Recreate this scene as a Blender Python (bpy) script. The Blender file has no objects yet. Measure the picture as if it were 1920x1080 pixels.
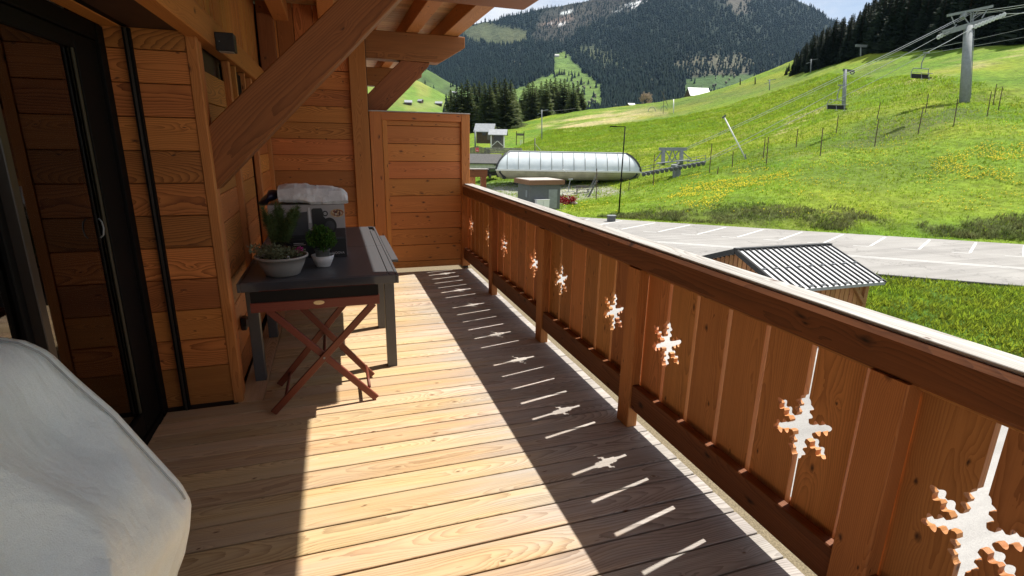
import bpy, bmesh, math, random
import numpy as np
from mathutils import Matrix, Vector, Euler, noise as mnoise

# ------------------------------------------------------------------ camera, world, sun
S = bpy.context.scene
COL = S.collection
rnd = random.Random(7)
nrg = np.random.default_rng(11)
R = math.radians

CAM = np.array([0.0, 0.0, 1.6])
CM = np.array([[0.94949857, -0.31330627, 0.01707756],
               [-0.06781298, -0.25804409, -0.9637503],
               [0.30635577, 0.91392146, -0.26625872]])   # rows: right, down, forward
FPX = 990.05                                              # focal length in pixels of a 1920 px wide frame

cam = bpy.data.cameras.new('camera')
cam.sensor_width = 36.0
cam.lens = FPX / 1920 * 36.0
cam.clip_start = 0.03
cam.clip_end = 30000
cam_o = bpy.data.objects.new('camera', cam)
COL.objects.link(cam_o)
cam_o.matrix_world = Matrix(((CM[0][0], -CM[1][0], -CM[2][0], 0.0),
                             (CM[0][1], -CM[1][1], -CM[2][1], 0.0),
                             (CM[0][2], -CM[1][2], -CM[2][2], 1.6),
                             (0, 0, 0, 1)))
S.camera = cam_o

SUN_EL, SUN_AZ = 57.3, 12.8        # azimuth counted from +X towards +Y
world = bpy.data.worlds.new('World')
S.world = world
world.use_nodes = True
wn = world.node_tree
wn.nodes.clear()
sky = wn.nodes.new('ShaderNodeTexSky')
sky.sky_type = 'NISHITA'
sky.sun_disc = False
sky.sun_elevation = R(SUN_EL)
sky.sun_rotation = R(90 - SUN_AZ)
sky.altitude = 1000
tcw = wn.nodes.new('ShaderNodeTexCoord')
mpw = wn.nodes.new('ShaderNodeMapping')
mpw.inputs['Scale'].default_value = (1.0, 1.0, 2.6)
cln = wn.nodes.new('ShaderNodeTexNoise')
cln.inputs['Scale'].default_value = 2.3
cln.inputs['Detail'].default_value = 9
cln.inputs['Roughness'].default_value = 0.6
clr = wn.nodes.new('ShaderNodeValToRGB')
clr.color_ramp.elements[0].position = 0.40
clr.color_ramp.elements[0].color = (0.25, 0.25, 0.25, 1)
clr.color_ramp.elements[1].position = 0.60
clr.color_ramp.elements[1].color = (0.95, 0.95, 0.95, 1)
cmix = wn.nodes.new('ShaderNodeMixRGB')
cmix.inputs['Color2'].default_value = (8.6, 8.7, 8.9, 1)
bg = wn.nodes.new('ShaderNodeBackground')
bg.inputs['Strength'].default_value = 0.075
wo = wn.nodes.new('ShaderNodeOutputWorld')
wl = wn.links.new
wl(tcw.outputs['Generated'], mpw.inputs['Vector'])
wl(mpw.outputs[0], cln.inputs['Vector'])
wl(cln.outputs['Fac'], clr.inputs['Fac'])
wl(clr.outputs['Color'], cmix.inputs['Fac'])
wl(sky.outputs['Color'], cmix.inputs['Color1'])
wl(cmix.outputs['Color'], bg.inputs['Color'])
wl(bg.outputs[0], wo.inputs['Surface'])

sun = bpy.data.lights.new('sun', 'SUN')
sun.energy = 5.0
sun.angle = R(0.53)
sun.color = (1.0, 0.95, 0.87)
sun_o = bpy.data.objects.new('sun', sun)
COL.objects.link(sun_o)
sd = Vector((math.cos(R(SUN_EL)) * math.cos(R(SUN_AZ)), math.cos(R(SUN_EL)) * math.sin(R(SUN_AZ)), math.sin(R(SUN_EL))))
sun_o.rotation_euler = sd.to_track_quat('Z', 'Y').to_euler()
sun_o.location = sd * 60

S.view_settings.view_transform = 'Standard'
S.view_settings.look = 'None'
S.view_settings.exposure = 0.66
S.view_settings.gamma = 1.0
S.view_settings.use_curve_mapping = False
S.render.engine = 'CYCLES'
S.cycles.use_denoising = True
S.cycles.max_bounces = 8
S.cycles.diffuse_bounces = 5
S.cycles.glossy_bounces = 3
S.cycles.transparent_max_bounces = 12
S.cycles.sample_clamp_indirect = 6
S.cycles.caustics_reflective = False
S.cycles.caustics_refractive = False


def at(u, v, d):
    """The point seen d metres deep behind pixel (u, v) of the 1920 x 1080 photograph."""
    r = CM.T @ np.array([(u - 960) / FPX, (v - 540) / FPX, 1.0])
    return CAM + r * d


def to_px(P):
    q = (np.asarray(P, float) - CAM) @ CM.T
    q[..., 2] = np.maximum(q[..., 2], 1e-3)
    return 960 + FPX * q[..., 0] / q[..., 2], 540 + FPX * q[..., 1] / q[..., 2], q[..., 2]


# ------------------------------------------------------------------ material helpers
class NT:
    def __init__(self, name):
        self.m = bpy.data.materials.new(name)
        self.m.use_nodes = True
        self.t = self.m.node_tree
        self.t.nodes.clear()
        self.out = self.n('ShaderNodeOutputMaterial')
        self.b = self.n('ShaderNodeBsdfPrincipled')
        self.l(self.b.outputs[0], self.out.inputs[0])

    def n(self, k, **kw):
        x = self.t.nodes.new(k)
        for a, b in kw.items():
            if a.startswith('i_'):
                x.inputs[a[2:].replace('_', ' ')].default_value = b
            else:
                setattr(x, a, b)
        return x

    def l(self, a, b):
        self.t.links.new(a, b)

    def math(self, op, a, b=None, c=None):
        x = self.n('ShaderNodeMath', operation=op)
        for i, v in enumerate((a, b, c)):
            if v is None:
                continue
            if isinstance(v, (int, float)):
                x.inputs[i].default_value = v
            else:
                self.l(v, x.inputs[i])
        return x.outputs[0]

    def noise(self, vec, scale, detail=4, rough=0.55, dist=0.0):
        x = self.n('ShaderNodeTexNoise')
        x.inputs['Scale'].default_value = scale
        x.inputs['Detail'].default_value = detail
        x.inputs['Roughness'].default_value = rough
        x.inputs['Distortion'].default_value = dist
        if vec is not None:
            self.l(vec, x.inputs['Vector'])
        return x

    def mapping(self, vec, scale=(1, 1, 1), loc=(0, 0, 0)):
        x = self.n('ShaderNodeMapping')
        x.inputs['Scale'].default_value = scale
        x.inputs['Location'].default_value = loc
        self.l(vec, x.inputs['Vector'])
        return x.outputs[0]

    def ramp(self, fac, stops):
        x = self.n('ShaderNodeValToRGB')
        e = x.color_ramp.elements
        while len(e) < len(stops):
            e.new(0.5)
        for k, (p, c) in enumerate(stops):
            e[k].position = p
            e[k].color = (c[0], c[1], c[2], 1) if not isinstance(c, (int, float)) else (c, c, c, 1)
        self.l(fac, x.inputs['Fac'])
        return x.outputs['Color']

    def mix(self, fac, a, b, mode='MIX'):
        x = self.n('ShaderNodeMixRGB', blend_type=mode)
        for v, s in ((fac, 'Fac'), (a, 'Color1'), (b, 'Color2')):
            if isinstance(v, (int, float)):
                x.inputs[s].default_value = v
            elif isinstance(v, tuple):
                x.inputs[s].default_value = (v[0], v[1], v[2], 1)
            else:
                self.l(v, x.inputs[s])
        return x.outputs['Color']

    def bump(self, h, strength=0.3, dist=0.01):
        x = self.n('ShaderNodeBump')
        x.inputs['Strength'].default_value = strength
        x.inputs['Distance'].default_value = dist
        self.l(h, x.inputs['Height'])
        self.l(x.outputs[0], self.b.inputs['Normal'])

    def base(self, c):
        if isinstance(c, tuple):
            self.b.inputs['Base Color'].default_value = (c[0], c[1], c[2], 1)
        else:
            self.l(c, self.b.inputs['Base Color'])

    def set(self, rough=0.6, metal=0.0, spec=0.5):
        self.b.inputs['Roughness'].default_value = rough
        self.b.inputs['Metallic'].default_value = metal
        self.b.inputs['Specular IOR Level'].default_value = spec
        return self


def wood(name, light, dark, knot=(0.08, 0.03, 0.015), ring=105.0, ringmix=0.55, streak=0.35, knots=0.6,
         rough=0.6, spec=0.3, vary=0.28, weather=None, wmix=0.0, bump=0.25, wide='y', ksize=1.0, wander=0.42, kwarp=0.02, xgrey=None):
    """Sawn larch: growth rings cut lengthwise (local X is the grain), fibres, knots, each piece its own cut."""
    t = NT(name)
    tc = t.n('ShaderNodeTexCoord')
    oi = t.n('ShaderNodeObjectInfo')
    wnz = t.n('ShaderNodeTexWhiteNoise', noise_dimensions='1D')
    t.l(oi.outputs['Random'], wnz.inputs['W'])
    off = t.n('ShaderNodeVectorMath', operation='MULTIPLY')
    t.l(wnz.outputs['Color'], off.inputs[0])
    off.inputs[1].default_value = (60, 40, 40)
    pos = t.n('ShaderNodeVectorMath', operation='ADD')
    t.l(tc.outputs['Object'], pos.inputs[0])
    t.l(off.outputs[0], pos.inputs[1])
    P = pos.outputs[0]
    sx = t.n('ShaderNodeSeparateXYZ')
    t.l(tc.outputs['Object'], sx.inputs[0])
    # knots
    kv = t.n('ShaderNodeTexVoronoi', voronoi_dimensions='2D')
    kv.inputs['Scale'].default_value = 1.0
    ps = t.n('ShaderNodeSeparateXYZ')
    t.l(P, ps.inputs[0])
    kwob = t.noise(t.mapping(P, (6, 14, 14)), 1.0, 3, 0.6)
    kc = t.n('ShaderNodeCombineXYZ')
    t.l(t.math('MULTIPLY', ps.outputs[0], 3.4), kc.inputs[0])
    t.l(t.math('ADD', t.math('MULTIPLY', t.math('ADD', ps.outputs[1], ps.outputs[2]), 8.0), t.math('MULTIPLY', kwob.outputs[0], 0.5)), kc.inputs[1])
    t.l(kc.outputs[0], kv.inputs['Vector'])
    ksep = t.n('ShaderNodeSeparateColor')
    t.l(kv.outputs['Color'], ksep.inputs[0])
    kon = t.math('GREATER_THAN', ksep.outputs[0], 1.0 - knots)
    kd = t.math('MULTIPLY', t.math('SUBTRACT', 1.0, t.math('MULTIPLY', kv.outputs['Distance'], 2.2)), kon)
    kd = t.math('MAXIMUM', kd, 0.0)
    ksz = t.math('ADD', 1.0 - 0.26 * ksize, t.math('MULTIPLY', ksep.outputs[1], 0.18 * ksize))
    kcore = t.n('ShaderNodeMapRange')
    t.l(kd, kcore.inputs[0])
    t.l(ksz, kcore.inputs[1])
    kcore.inputs[2].default_value = 0.97
    # rings
    a = t.noise(t.mapping(P, (0.8, 1.5, 1.5)), 1.0, 2, 0.5)
    b = t.noise(t.mapping(P, (0.55, 1.2, 1.2), (13, 5, 2)), 1.0, 2, 0.5)
    c = t.noise(t.mapping(P, (5, 22, 22)), 1.0, 3, 0.6)
    wsep = t.n('ShaderNodeSeparateColor')
    t.l(wnz.outputs['Color'], wsep.inputs[0])
    iw, it_ = (1, 2) if wide == 'y' else (2, 1)
    yy = t.math('ADD', t.math('ADD', sx.outputs[iw], t.math('MULTIPLY', t.math('SUBTRACT', a.outputs[0], 0.5), 0.16)),
                t.math('MULTIPLY', t.math('SUBTRACT', wsep.outputs[0], 0.5), 0.16))
    zz = t.math('ADD', t.math('ADD', sx.outputs[it_], 0.02), t.math('MULTIPLY', t.math('SUBTRACT', b.outputs[0], 0.42), wander))
    rr = t.math('SQRT', t.math('ADD', t.math('MULTIPLY', yy, yy), t.math('MULTIPLY', zz, zz)))
    rr = t.math('ADD', rr, t.math('MULTIPLY', t.math('SUBTRACT', c.outputs[0], 0.5), 0.010))
    rr = t.math('ADD', rr, t.math('MULTIPLY', t.math('POWER', kd, 3.0), kwarp))
    fr = t.math('FRACT', t.math('MULTIPLY', rr, ring))
    fr = t.math('POWER', fr, 2.2)
    fr = t.math('MULTIPLY', fr, t.math('ADD', 0.45, t.math('MULTIPLY', b.outputs[0], 0.9)))
    # fibres
    st = t.noise(t.mapping(P, (3.0, 170, 170)), 1.0, 3, 0.6)
    st2 = t.noise(t.mapping(P, (1.6, 28, 28)), 1.0, 4, 0.6)
    f = t.math('MULTIPLY', fr, ringmix)
    f = t.math('ADD', f, t.math('MULTIPLY', t.math('SUBTRACT', st.outputs[0], 0.42), streak))
    f = t.math('ADD', f, t.math('MULTIPLY', t.math('SUBTRACT', st2.outputs[0], 0.45), streak * 1.5))
    fcl = t.n('ShaderNodeClamp')
    t.l(f, fcl.inputs[0])
    col = t.mix(fcl.outputs[0], light, dark)
    if weather:
        w = t.noise(t.mapping(P, (1.2, 7, 7), (3, 3, 3)), 1.0, 5, 0.65)
        wf = t.ramp(w.outputs[0], [(0.38, 0.0), (0.68, 1.0)])
        wq = t.math('MULTIPLY', wf, wmix)
        col = t.mix(wq, col, weather)
    if xgrey:
        # wood turns grey towards larger world X, ragged along each board
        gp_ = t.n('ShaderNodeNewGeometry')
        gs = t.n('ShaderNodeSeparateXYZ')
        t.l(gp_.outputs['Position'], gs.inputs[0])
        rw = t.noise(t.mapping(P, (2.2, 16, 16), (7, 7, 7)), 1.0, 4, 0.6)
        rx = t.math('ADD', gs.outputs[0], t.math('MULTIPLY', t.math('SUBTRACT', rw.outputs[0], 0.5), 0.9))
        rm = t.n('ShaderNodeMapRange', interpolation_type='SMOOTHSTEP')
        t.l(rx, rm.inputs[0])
        rm.inputs[1].default_value = xgrey[0]
        rm.inputs[2].default_value = xgrey[1]
        rm.inputs[4].default_value = xgrey[2]
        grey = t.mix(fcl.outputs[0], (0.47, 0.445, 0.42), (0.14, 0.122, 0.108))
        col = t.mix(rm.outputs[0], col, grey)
    col = t.mix(kcore.outputs[0], col, knot)
    hsv = t.n('ShaderNodeHueSaturation')
    t.l(col, hsv.inputs['Color'])
    t.l(t.math('ADD', 1.0 - vary, t.math('MULTIPLY', wsep.outputs[1], 2 * vary)), hsv.inputs['Value'])
    t.l(t.math('ADD', 0.492, t.math('MULTIPLY', wsep.outputs[2], 0.016)), hsv.inputs['Hue'])
    t.base(hsv.outputs['Color'])
    t.set(rough, 0, spec)
    t.bump(t.math('ADD', t.math('MULTIPLY', fr, 0.5), t.math('SUBTRACT', t.math('MULTIPLY', st.outputs[0], 0.7), kcore.outputs[0])), bump, 0.003)
    return t.m


def plain(name, color, rough=0.5, metal=0.0, spec=0.5, nscale=18.0, namt=0.18, bump=0.0, coord='Object'):
    t = NT(name)
    tc = t.n('ShaderNodeTexCoord')
    n = t.noise(tc.outputs[coord], nscale, 5, 0.6)
    k = t.ramp(n.outputs[0], [(0.3, 1 - namt), (0.7, 1 + namt)])
    t.base(t.mix(1.0, color, k, 'MULTIPLY'))
    t.set(rough, metal, spec)
    if bump:
        t.bump(n.outputs[0], bump, 0.01)
    return t.m


M = {}
M['wall'] = wood('larch_wall', (0.54, 0.200, 0.052), (0.15, 0.040, 0.009), knots=0.50, vary=0.30, ringmix=0.8, ring=120, spec=0.35, rough=0.5, wide='z', ksize=0.8, wander=0.5)
M['panel'] = wood('larch_screen', (0.60, 0.225, 0.056), (0.26, 0.070, 0.015), knots=0.8, vary=0.14, ringmix=0.55, ring=120, spec=0.35, rough=0.5, wide='z', ksize=1.1)
M['trim'] = wood('larch_trim', (0.52, 0.205, 0.057), (0.22, 0.068, 0.016), knots=0.3, vary=0.14, ring=130, ringmix=0.5)
M['beam'] = wood('stained_beam', (0.29, 0.112, 0.035), (0.095, 0.031, 0.009), knots=0.2, vary=0.08, ring=110, ringmix=0.6, streak=0.5, spec=0.3, ksize=0.7, wander=0.25)
M['rail'] = wood('stained_rail', (0.21, 0.072, 0.024), (0.062, 0.019, 0.007), knots=0.6, vary=0.08, ring=110, ringmix=0.55, streak=0.7, spec=0.3, knot=(0.02, 0.008, 0.004), wide='z', ksize=1.2, wander=0.2)
M['railtop'] = wood('weathered_rail_top', (0.46, 0.445, 0.42), (0.17, 0.15, 0.13), knots=0.7, vary=0.05, ring=70, ringmix=0.5, streak=1.2, spec=0.3, rough=0.65)
M['board'] = wood('larch_board', (0.58, 0.258, 0.088), (0.22, 0.072, 0.021), knots=0.75, vary=0.22, ring=150, ringmix=0.5, streak=0.45, ksize=0.75, wander=0.26)
M['post'] = wood('larch_post', (0.54, 0.228, 0.072), (0.21, 0.066, 0.018), knots=0.3, vary=0.12, ring=150, ringmix=0.5, wander=0.22, ksize=0.8)
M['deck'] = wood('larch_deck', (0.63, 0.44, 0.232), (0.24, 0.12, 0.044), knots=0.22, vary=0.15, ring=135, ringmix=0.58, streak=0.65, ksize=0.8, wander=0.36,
                 weather=(0.50, 0.40, 0.29), wmix=0.55, rough=0.62, knot=(0.16, 0.085, 0.04), spec=0.25, bump=0.3, xgrey=(0.35, 1.25, 0.92))
M['roofboard'] = wood('spruce_soffit', (0.50, 0.29, 0.13), (0.33, 0.16, 0.06), knots=0.5, vary=0.2)
M['black'] = plain('black_frame', (0.0045, 0.004, 0.004), 0.65, 0.0, 0.12, 30, 0.1)
M['brownframe'] = plain('umber_frame', (0.030, 0.023, 0.018), 0.4, 0.0, 0.5, 30, 0.1)
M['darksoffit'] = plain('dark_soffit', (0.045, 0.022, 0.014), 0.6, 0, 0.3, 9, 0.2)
M['alu'] = plain('anthracite_aluminium', (0.075, 0.078, 0.084), 0.42, 0.0, 0.5, 40, 0.06)
M['mahogany'] = wood('red_stained_hardwood', (0.17, 0.040, 0.022), (0.09, 0.018, 0.010), knots=0.0, vary=0.08, ring=190, spec=0.4, rough=0.42)
M['traybase'] = plain('black_tray_base', (0.008, 0.007, 0.007), 0.7, 0, 0.2)
M['steel'] = plain('galvanised_steel', (0.25, 0.27, 0.275), 0.8, 0.0, 0.3, 3, 0.15)
M['steeldark'] = plain('dark_steel', (0.09, 0.095, 0.10), 0.5, 0.4, 0.5, 5, 0.2)
M['white'] = plain('white_paint', (0.75, 0.75, 0.74), 0.45, 0, 0.5, 8, 0.05)
M['rubber'] = plain('black_rubber', (0.02, 0.02, 0.02), 0.7, 0, 0.3)
M['concrete'] = plain('slab_concrete', (0.20, 0.165, 0.105), 0.9, 0, 0.2, 140, 0.45, 0.5)
M['sheave'] = plain('pale_sheave', (0.55, 0.57, 0.58), 0.5, 0.1)
M['wallwhite'] = plain('white_render', (0.62, 0.60, 0.56), 0.9, 0, 0.2, 2, 0.12)
M['cabinwood'] = plain('weathered_cabin_wood', (0.10, 0.070, 0.048), 0.85, 0, 0.2, 6, 0.35)
M['greywood'] = plain('silvered_wood', (0.16, 0.145, 0.13), 0.85, 0, 0.2, 6, 0.35)
M['greyroof'] = plain('grey_metal_roof', (0.33, 0.345, 0.36), 0.5, 0.2, 0.5, 2, 0.15)
M['slate'] = plain('dark_shingle_roof', (0.10, 0.098, 0.095), 0.8, 0, 0.3, 5, 0.3)
M['stone'] = plain('rubble_stone', (0.30, 0.28, 0.25), 0.9, 0, 0.2, 3, 0.45, 0.4)
M['pink'] = plain('pink_sign', (0.75, 0.10, 0.14), 0.6, 0, 0.3)
M['window'] = plain('dark_window', (0.02, 0.025, 0.03), 0.12, 0, 0.6)
M['greypanel'] = plain('grey_cladding', (0.105, 0.112, 0.118), 0.6, 0, 0.4, 4, 0.08)
M['gasket'] = plain('olive_gasket', (0.045, 0.038, 0.022), 0.6, 0, 0.3)
M['rust'] = plain('rust_brown_fascia', (0.20, 0.105, 0.06), 0.7, 0, 0.3, 8, 0.15)
M['flatroof'] = plain('pale_flat_roof', (0.45, 0.41, 0.37), 0.9, 0, 0.2, 5, 0.15)
M['redflower'] = plain('red_blossom', (0.28, 0.012, 0.018), 0.7, 0, 0.2, 40, 0.4)
M['yellow'] = plain('dandelion_yellow', (0.72, 0.60, 0.03), 0.7, 0, 0.2, 40, 0.15)
M['belly'] = plain('champagne_metal', (0.36, 0.335, 0.25), 0.5, 0.25, 0.5, 0.6, 0.25)
M['darkunder'] = plain('dark_underside', (0.03, 0.032, 0.035), 0.7, 0, 0.3)
M['paintline'] = plain('road_paint', (0.58, 0.58, 0.56), 0.8, 0, 0.2, 3, 0.15)
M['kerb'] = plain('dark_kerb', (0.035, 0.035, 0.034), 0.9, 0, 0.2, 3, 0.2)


def glass_mat(name, tint, ior, rough=0.02, opacity=0.0, rcol=(1, 1, 1, 1)):
    t = NT(name)
    t.t.nodes.remove(t.b)
    fr = t.n('ShaderNodeFresnel')
    fr.inputs['IOR'].default_value = ior
    tr = t.n('ShaderNodeBsdfTransparent')
    tr.inputs['Color'].default_value = tint
    gl = t.n('ShaderNodeBsdfGlossy')
    gl.inputs['Roughness'].default_value = rough
    gl.inputs['Color'].default_value = rcol
    mx = t.n('ShaderNodeMixShader')
    t.l(fr.outputs[0], mx.inputs[0])
    t.l(tr.outputs[0], mx.inputs[1])
    t.l(gl.outputs[0], mx.inputs[2])
    t.l(mx.outputs[0], t.out.inputs[0])
    return t.m


M['glass'] = glass_mat('door_glass', (0.45, 0.45, 0.43, 1), 1.62)


def asphalt(name, c1, c2, cracks=0.8):
    t = NT(name)
    tc = t.n('ShaderNodeTexCoord')
    a = t.noise(tc.outputs['Object'], 0.22, 4, 0.6)
    b = t.noise(tc.outputs['Object'], 60.0, 3, 0.7)
    s = t.noise(t.mapping(tc.outputs['Object'], (0.05, 1.6, 1)), 1.0, 4, 0.6)
    col = t.mix(t.ramp(a.outputs[0], [(0.35, 0.0), (0.65, 1.0)]), c1, c2)
    col = t.mix(0.5, col, t.ramp(b.outputs[0], [(0.3, 0.55), (0.7, 1.3)]), 'MULTIPLY')
    col = t.mix(0.6, col, t.ramp(s.outputs[0], [(0.35, 0.78), (0.65, 1.14)]), 'MULTIPLY')
    pv = t.n('ShaderNodeTexVoronoi', feature='DISTANCE_TO_EDGE')
    pv.inputs['Scale'].default_value = 0.16
    wob = t.noise(tc.outputs['Object'], 0.9, 4, 0.6)
    wv_ = t.n('ShaderNodeVectorMath', operation='ADD')
    t.l(tc.outputs['Object'], wv_.inputs[0])
    t.l(t.mapping(wob.outputs['Color'], (3, 3, 3)), wv_.inputs[1])
    t.l(wv_.outputs[0], pv.inputs['Vector'])
    crk = t.ramp(pv.outputs['Distance'], [(0.0, 0.62), (0.012, 1.0)])
    col = t.mix(cracks, col, crk, 'MULTIPLY')
    t.base(col)
    t.set(0.9, 0, 0.25)
    t.bump(b.outputs[0], 0.3, 0.01)
    return t.m


M['road'] = asphalt('sun_bleached_asphalt', (0.27, 0.258, 0.243), (0.335, 0.322, 0.303))
M['yard'] = asphalt('gravel_yard', (0.31, 0.30, 0.285), (0.40, 0.385, 0.365), 0.12)


def attr_ground(name, fine=2.0, amt=0.5, rough=0.95, bump=0.6, bdist=0.15, streak=None):
    t = NT(name)
    tc = t.n('ShaderNodeTexCoord')
    at_ = t.n('ShaderNodeAttribute', attribute_name='cover')
    a = t.noise(tc.outputs['Object'], fine, 6, 0.65)
    b = t.noise(tc.outputs['Object'], fine * 0.13, 4, 0.6)
    k = t.ramp(a.outputs[0], [(0.3, 1 - amt), (0.7, 1 + amt)])
    col = t.mix(1.0, at_.outputs['Color'], k, 'MULTIPLY')
    col = t.mix(0.6, col, t.ramp(b.outputs[0], [(0.35, (0.75, 0.85, 0.8)), (0.65, (1.2, 1.1, 1.0))]), 'MULTIPLY')
    t.base(col)
    t.set(rough, 0, 0.15)
    t.bump(a.outputs[0], bump, bdist)
    return t.m


M['meadow'] = attr_ground('alpine_meadow', 1.1, 0.42, bump=0.9, bdist=0.35)
M['mountain'] = attr_ground('mountain_ground', 0.03, 0.40, bump=1.0, bdist=12.0)
M['hill'] = attr_ground('hill_meadow', 0.05, 0.25, bump=0.5, bdist=3.0)


def leafmat(name, c1, c2, rough=0.7, var=0.35, attr=False, trans=0.25, spec=0.15):
    t = NT(name)
    oi = t.n('ShaderNodeObjectInfo')
    tc = t.n('ShaderNodeTexCoord')
    n = t.noise(tc.outputs['Object'], 1.1 if not attr else 0.3, 3, 0.6)
    col = t.mix(t.ramp(n.outputs[0], [(0.35, 0.0), (0.65, 1.0)]), c1, c2)
    hs = t.n('ShaderNodeHueSaturation')
    t.l(col, hs.inputs['Color'])
    if attr:
        a = t.n('ShaderNodeAttribute', attribute_name='tone')
        t.l(t.math('ADD', 1 - var, t.math('MULTIPLY', a.outputs['Fac'], 2 * var)), hs.inputs['Value'])
        t.l(t.math('ADD', 0.485, t.math('MULTIPLY', a.outputs['Fac'], 0.03)), hs.inputs['Hue'])
    else:
        t.l(t.math('ADD', 1 - var, t.math('MULTIPLY', oi.outputs['Random'], 2 * var)), hs.inputs['Value'])
    t.base(hs.outputs['Color'])
    t.set(rough, 0, spec)
    if trans:
        tl = t.n('ShaderNodeBsdfTranslucent')
        t.l(hs.outputs['Color'], tl.inputs['Color'])
        mx = t.n('ShaderNodeMixShader')
        mx.inputs[0].default_value = trans
        t.l(t.b.outputs[0], mx.inputs[1])
        t.l(tl.outputs[0], mx.inputs[2])
        t.l(mx.outputs[0], t.out.inputs[0])
    return t.m


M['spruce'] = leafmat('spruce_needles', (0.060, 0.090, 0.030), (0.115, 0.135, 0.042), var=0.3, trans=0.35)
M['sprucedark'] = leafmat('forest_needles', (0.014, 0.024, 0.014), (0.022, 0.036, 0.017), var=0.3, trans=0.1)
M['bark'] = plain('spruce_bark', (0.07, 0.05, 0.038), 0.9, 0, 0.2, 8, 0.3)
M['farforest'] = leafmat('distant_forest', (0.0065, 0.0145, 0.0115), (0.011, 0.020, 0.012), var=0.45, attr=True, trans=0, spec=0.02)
M['grassblade'] = leafmat('grass_blade', (0.18, 0.29, 0.02), (0.26, 0.34, 0.03), var=0.28, attr=True, trans=0.6)
M['bankgrass'] = leafmat('bank_vegetation', (0.09, 0.135, 0.028), (0.20, 0.20, 0.08), var=0.5, attr=True, trans=0.2)
M['herb'] = leafmat('parsley_leaf', (0.055, 0.13, 0.018), (0.10, 0.20, 0.03), var=0.15, trans=0.3)
M['needleplant'] = leafmat('rosemary_leaf', (0.085, 0.135, 0.045), (0.14, 0.19, 0.065), var=0.15, trans=0.2)
M['succulent'] = leafmat('succulent_leaf', (0.13, 0.15, 0.075), (0.20, 0.21, 0.12), var=0.15, trans=0.15)
M['blossomtree'] = leafmat('budding_twigs', (0.30, 0.24, 0.17), (0.38, 0.29, 0.22), var=0.15, trans=0.2)
M['soil'] = plain('potting_soil', (0.035, 0.024, 0.016), 0.95, 0, 0.1, 60, 0.5, 0.8)
M['bowl'] = plain('stone_grey_plastic', (0.36, 0.34, 0.30), 0.5, 0, 0.4, 20, 0.06)
M['whitepot'] = plain('white_ceramic', (0.66, 0.66, 0.64), 0.3, 0, 0.5, 10, 0.03)
M['innerpot'] = plain('grey_nursery_pot', (0.16, 0.165, 0.15), 0.6, 0, 0.3)
M['terracotta'] = plain('brown_pot', (0.10, 0.055, 0.035), 0.6, 0, 0.3)
M['boxgrey'] = plain('carton_grey', (0.38, 0.355, 0.345), 0.45, 0, 0.4, 5, 0.05)
M['boxblack'] = plain('carton_black', (0.014, 0.013, 0.014), 0.4, 0, 0.4, 5, 0.05)
M['boxplum'] = plain('carton_plum_band', (0.035, 0.022, 0.024), 0.4, 0, 0.4)
M['printgrey'] = plain('print_mid_grey', (0.045, 0.045, 0.05), 0.4, 0, 0.4)
M['printwhite'] = plain('print_white', (0.62, 0.60, 0.58), 0.5, 0, 0.4)
M['plastic'] = plain('black_plastic', (0.015, 0.015, 0.016), 0.35, 0, 0.5)
M['bluefoil'] = plain('dark_blue_foil', (0.012, 0.014, 0.035), 0.3, 0, 0.5)
M['lampblack'] = plain('black_powder_coat', (0.02, 0.02, 0.02), 0.55, 0, 0.4)
M['diffuser'] = plain('unlit_frosted_diffuser', (0.45, 0.43, 0.40), 0.5)
M['brass'] = plain('oval_brass_badge', (0.62, 0.48, 0.28), 0.4, 0.6)
M['pinkflower'] = plain('magenta_petal', (0.45, 0.03, 0.22), 0.6)
M['curtain'] = plain('brown_curtain', (0.10, 0.055, 0.030), 0.9, 0, 0.2, 14, 0.25)
M['room'] = plain('dim_room_wall', (0.12, 0.075, 0.045), 0.8, 0, 0.2, 3, 0.2)


def pizza_mat():
    t = NT('pizza_print')
    tc = t.n('ShaderNodeTexCoord')
    v = t.n('ShaderNodeTexVoronoi')
    v.inputs['Scale'].default_value = 55
    t.l(tc.outputs['Object'], v.inputs['Vector'])
    s = t.n('ShaderNodeSeparateColor')
    t.l(v.outputs['Color'], s.inputs[0])
    t.base(t.ramp(s.outputs[0], [(0.25, (0.10, 0.03, 0.02)), (0.5, (0.30, 0.06, 0.04)), (0.72, (0.45, 0.30, 0.14)), (0.92, (0.62, 0.55, 0.42))]))
    t.set(0.4, 0, 0.4)
    return t.m


M['pizza'] = pizza_mat()
M['crust'] = plain('pizza_crust_print', (0.55, 0.36, 0.17), 0.5, 0, 0.3, 80, 0.3)


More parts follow.
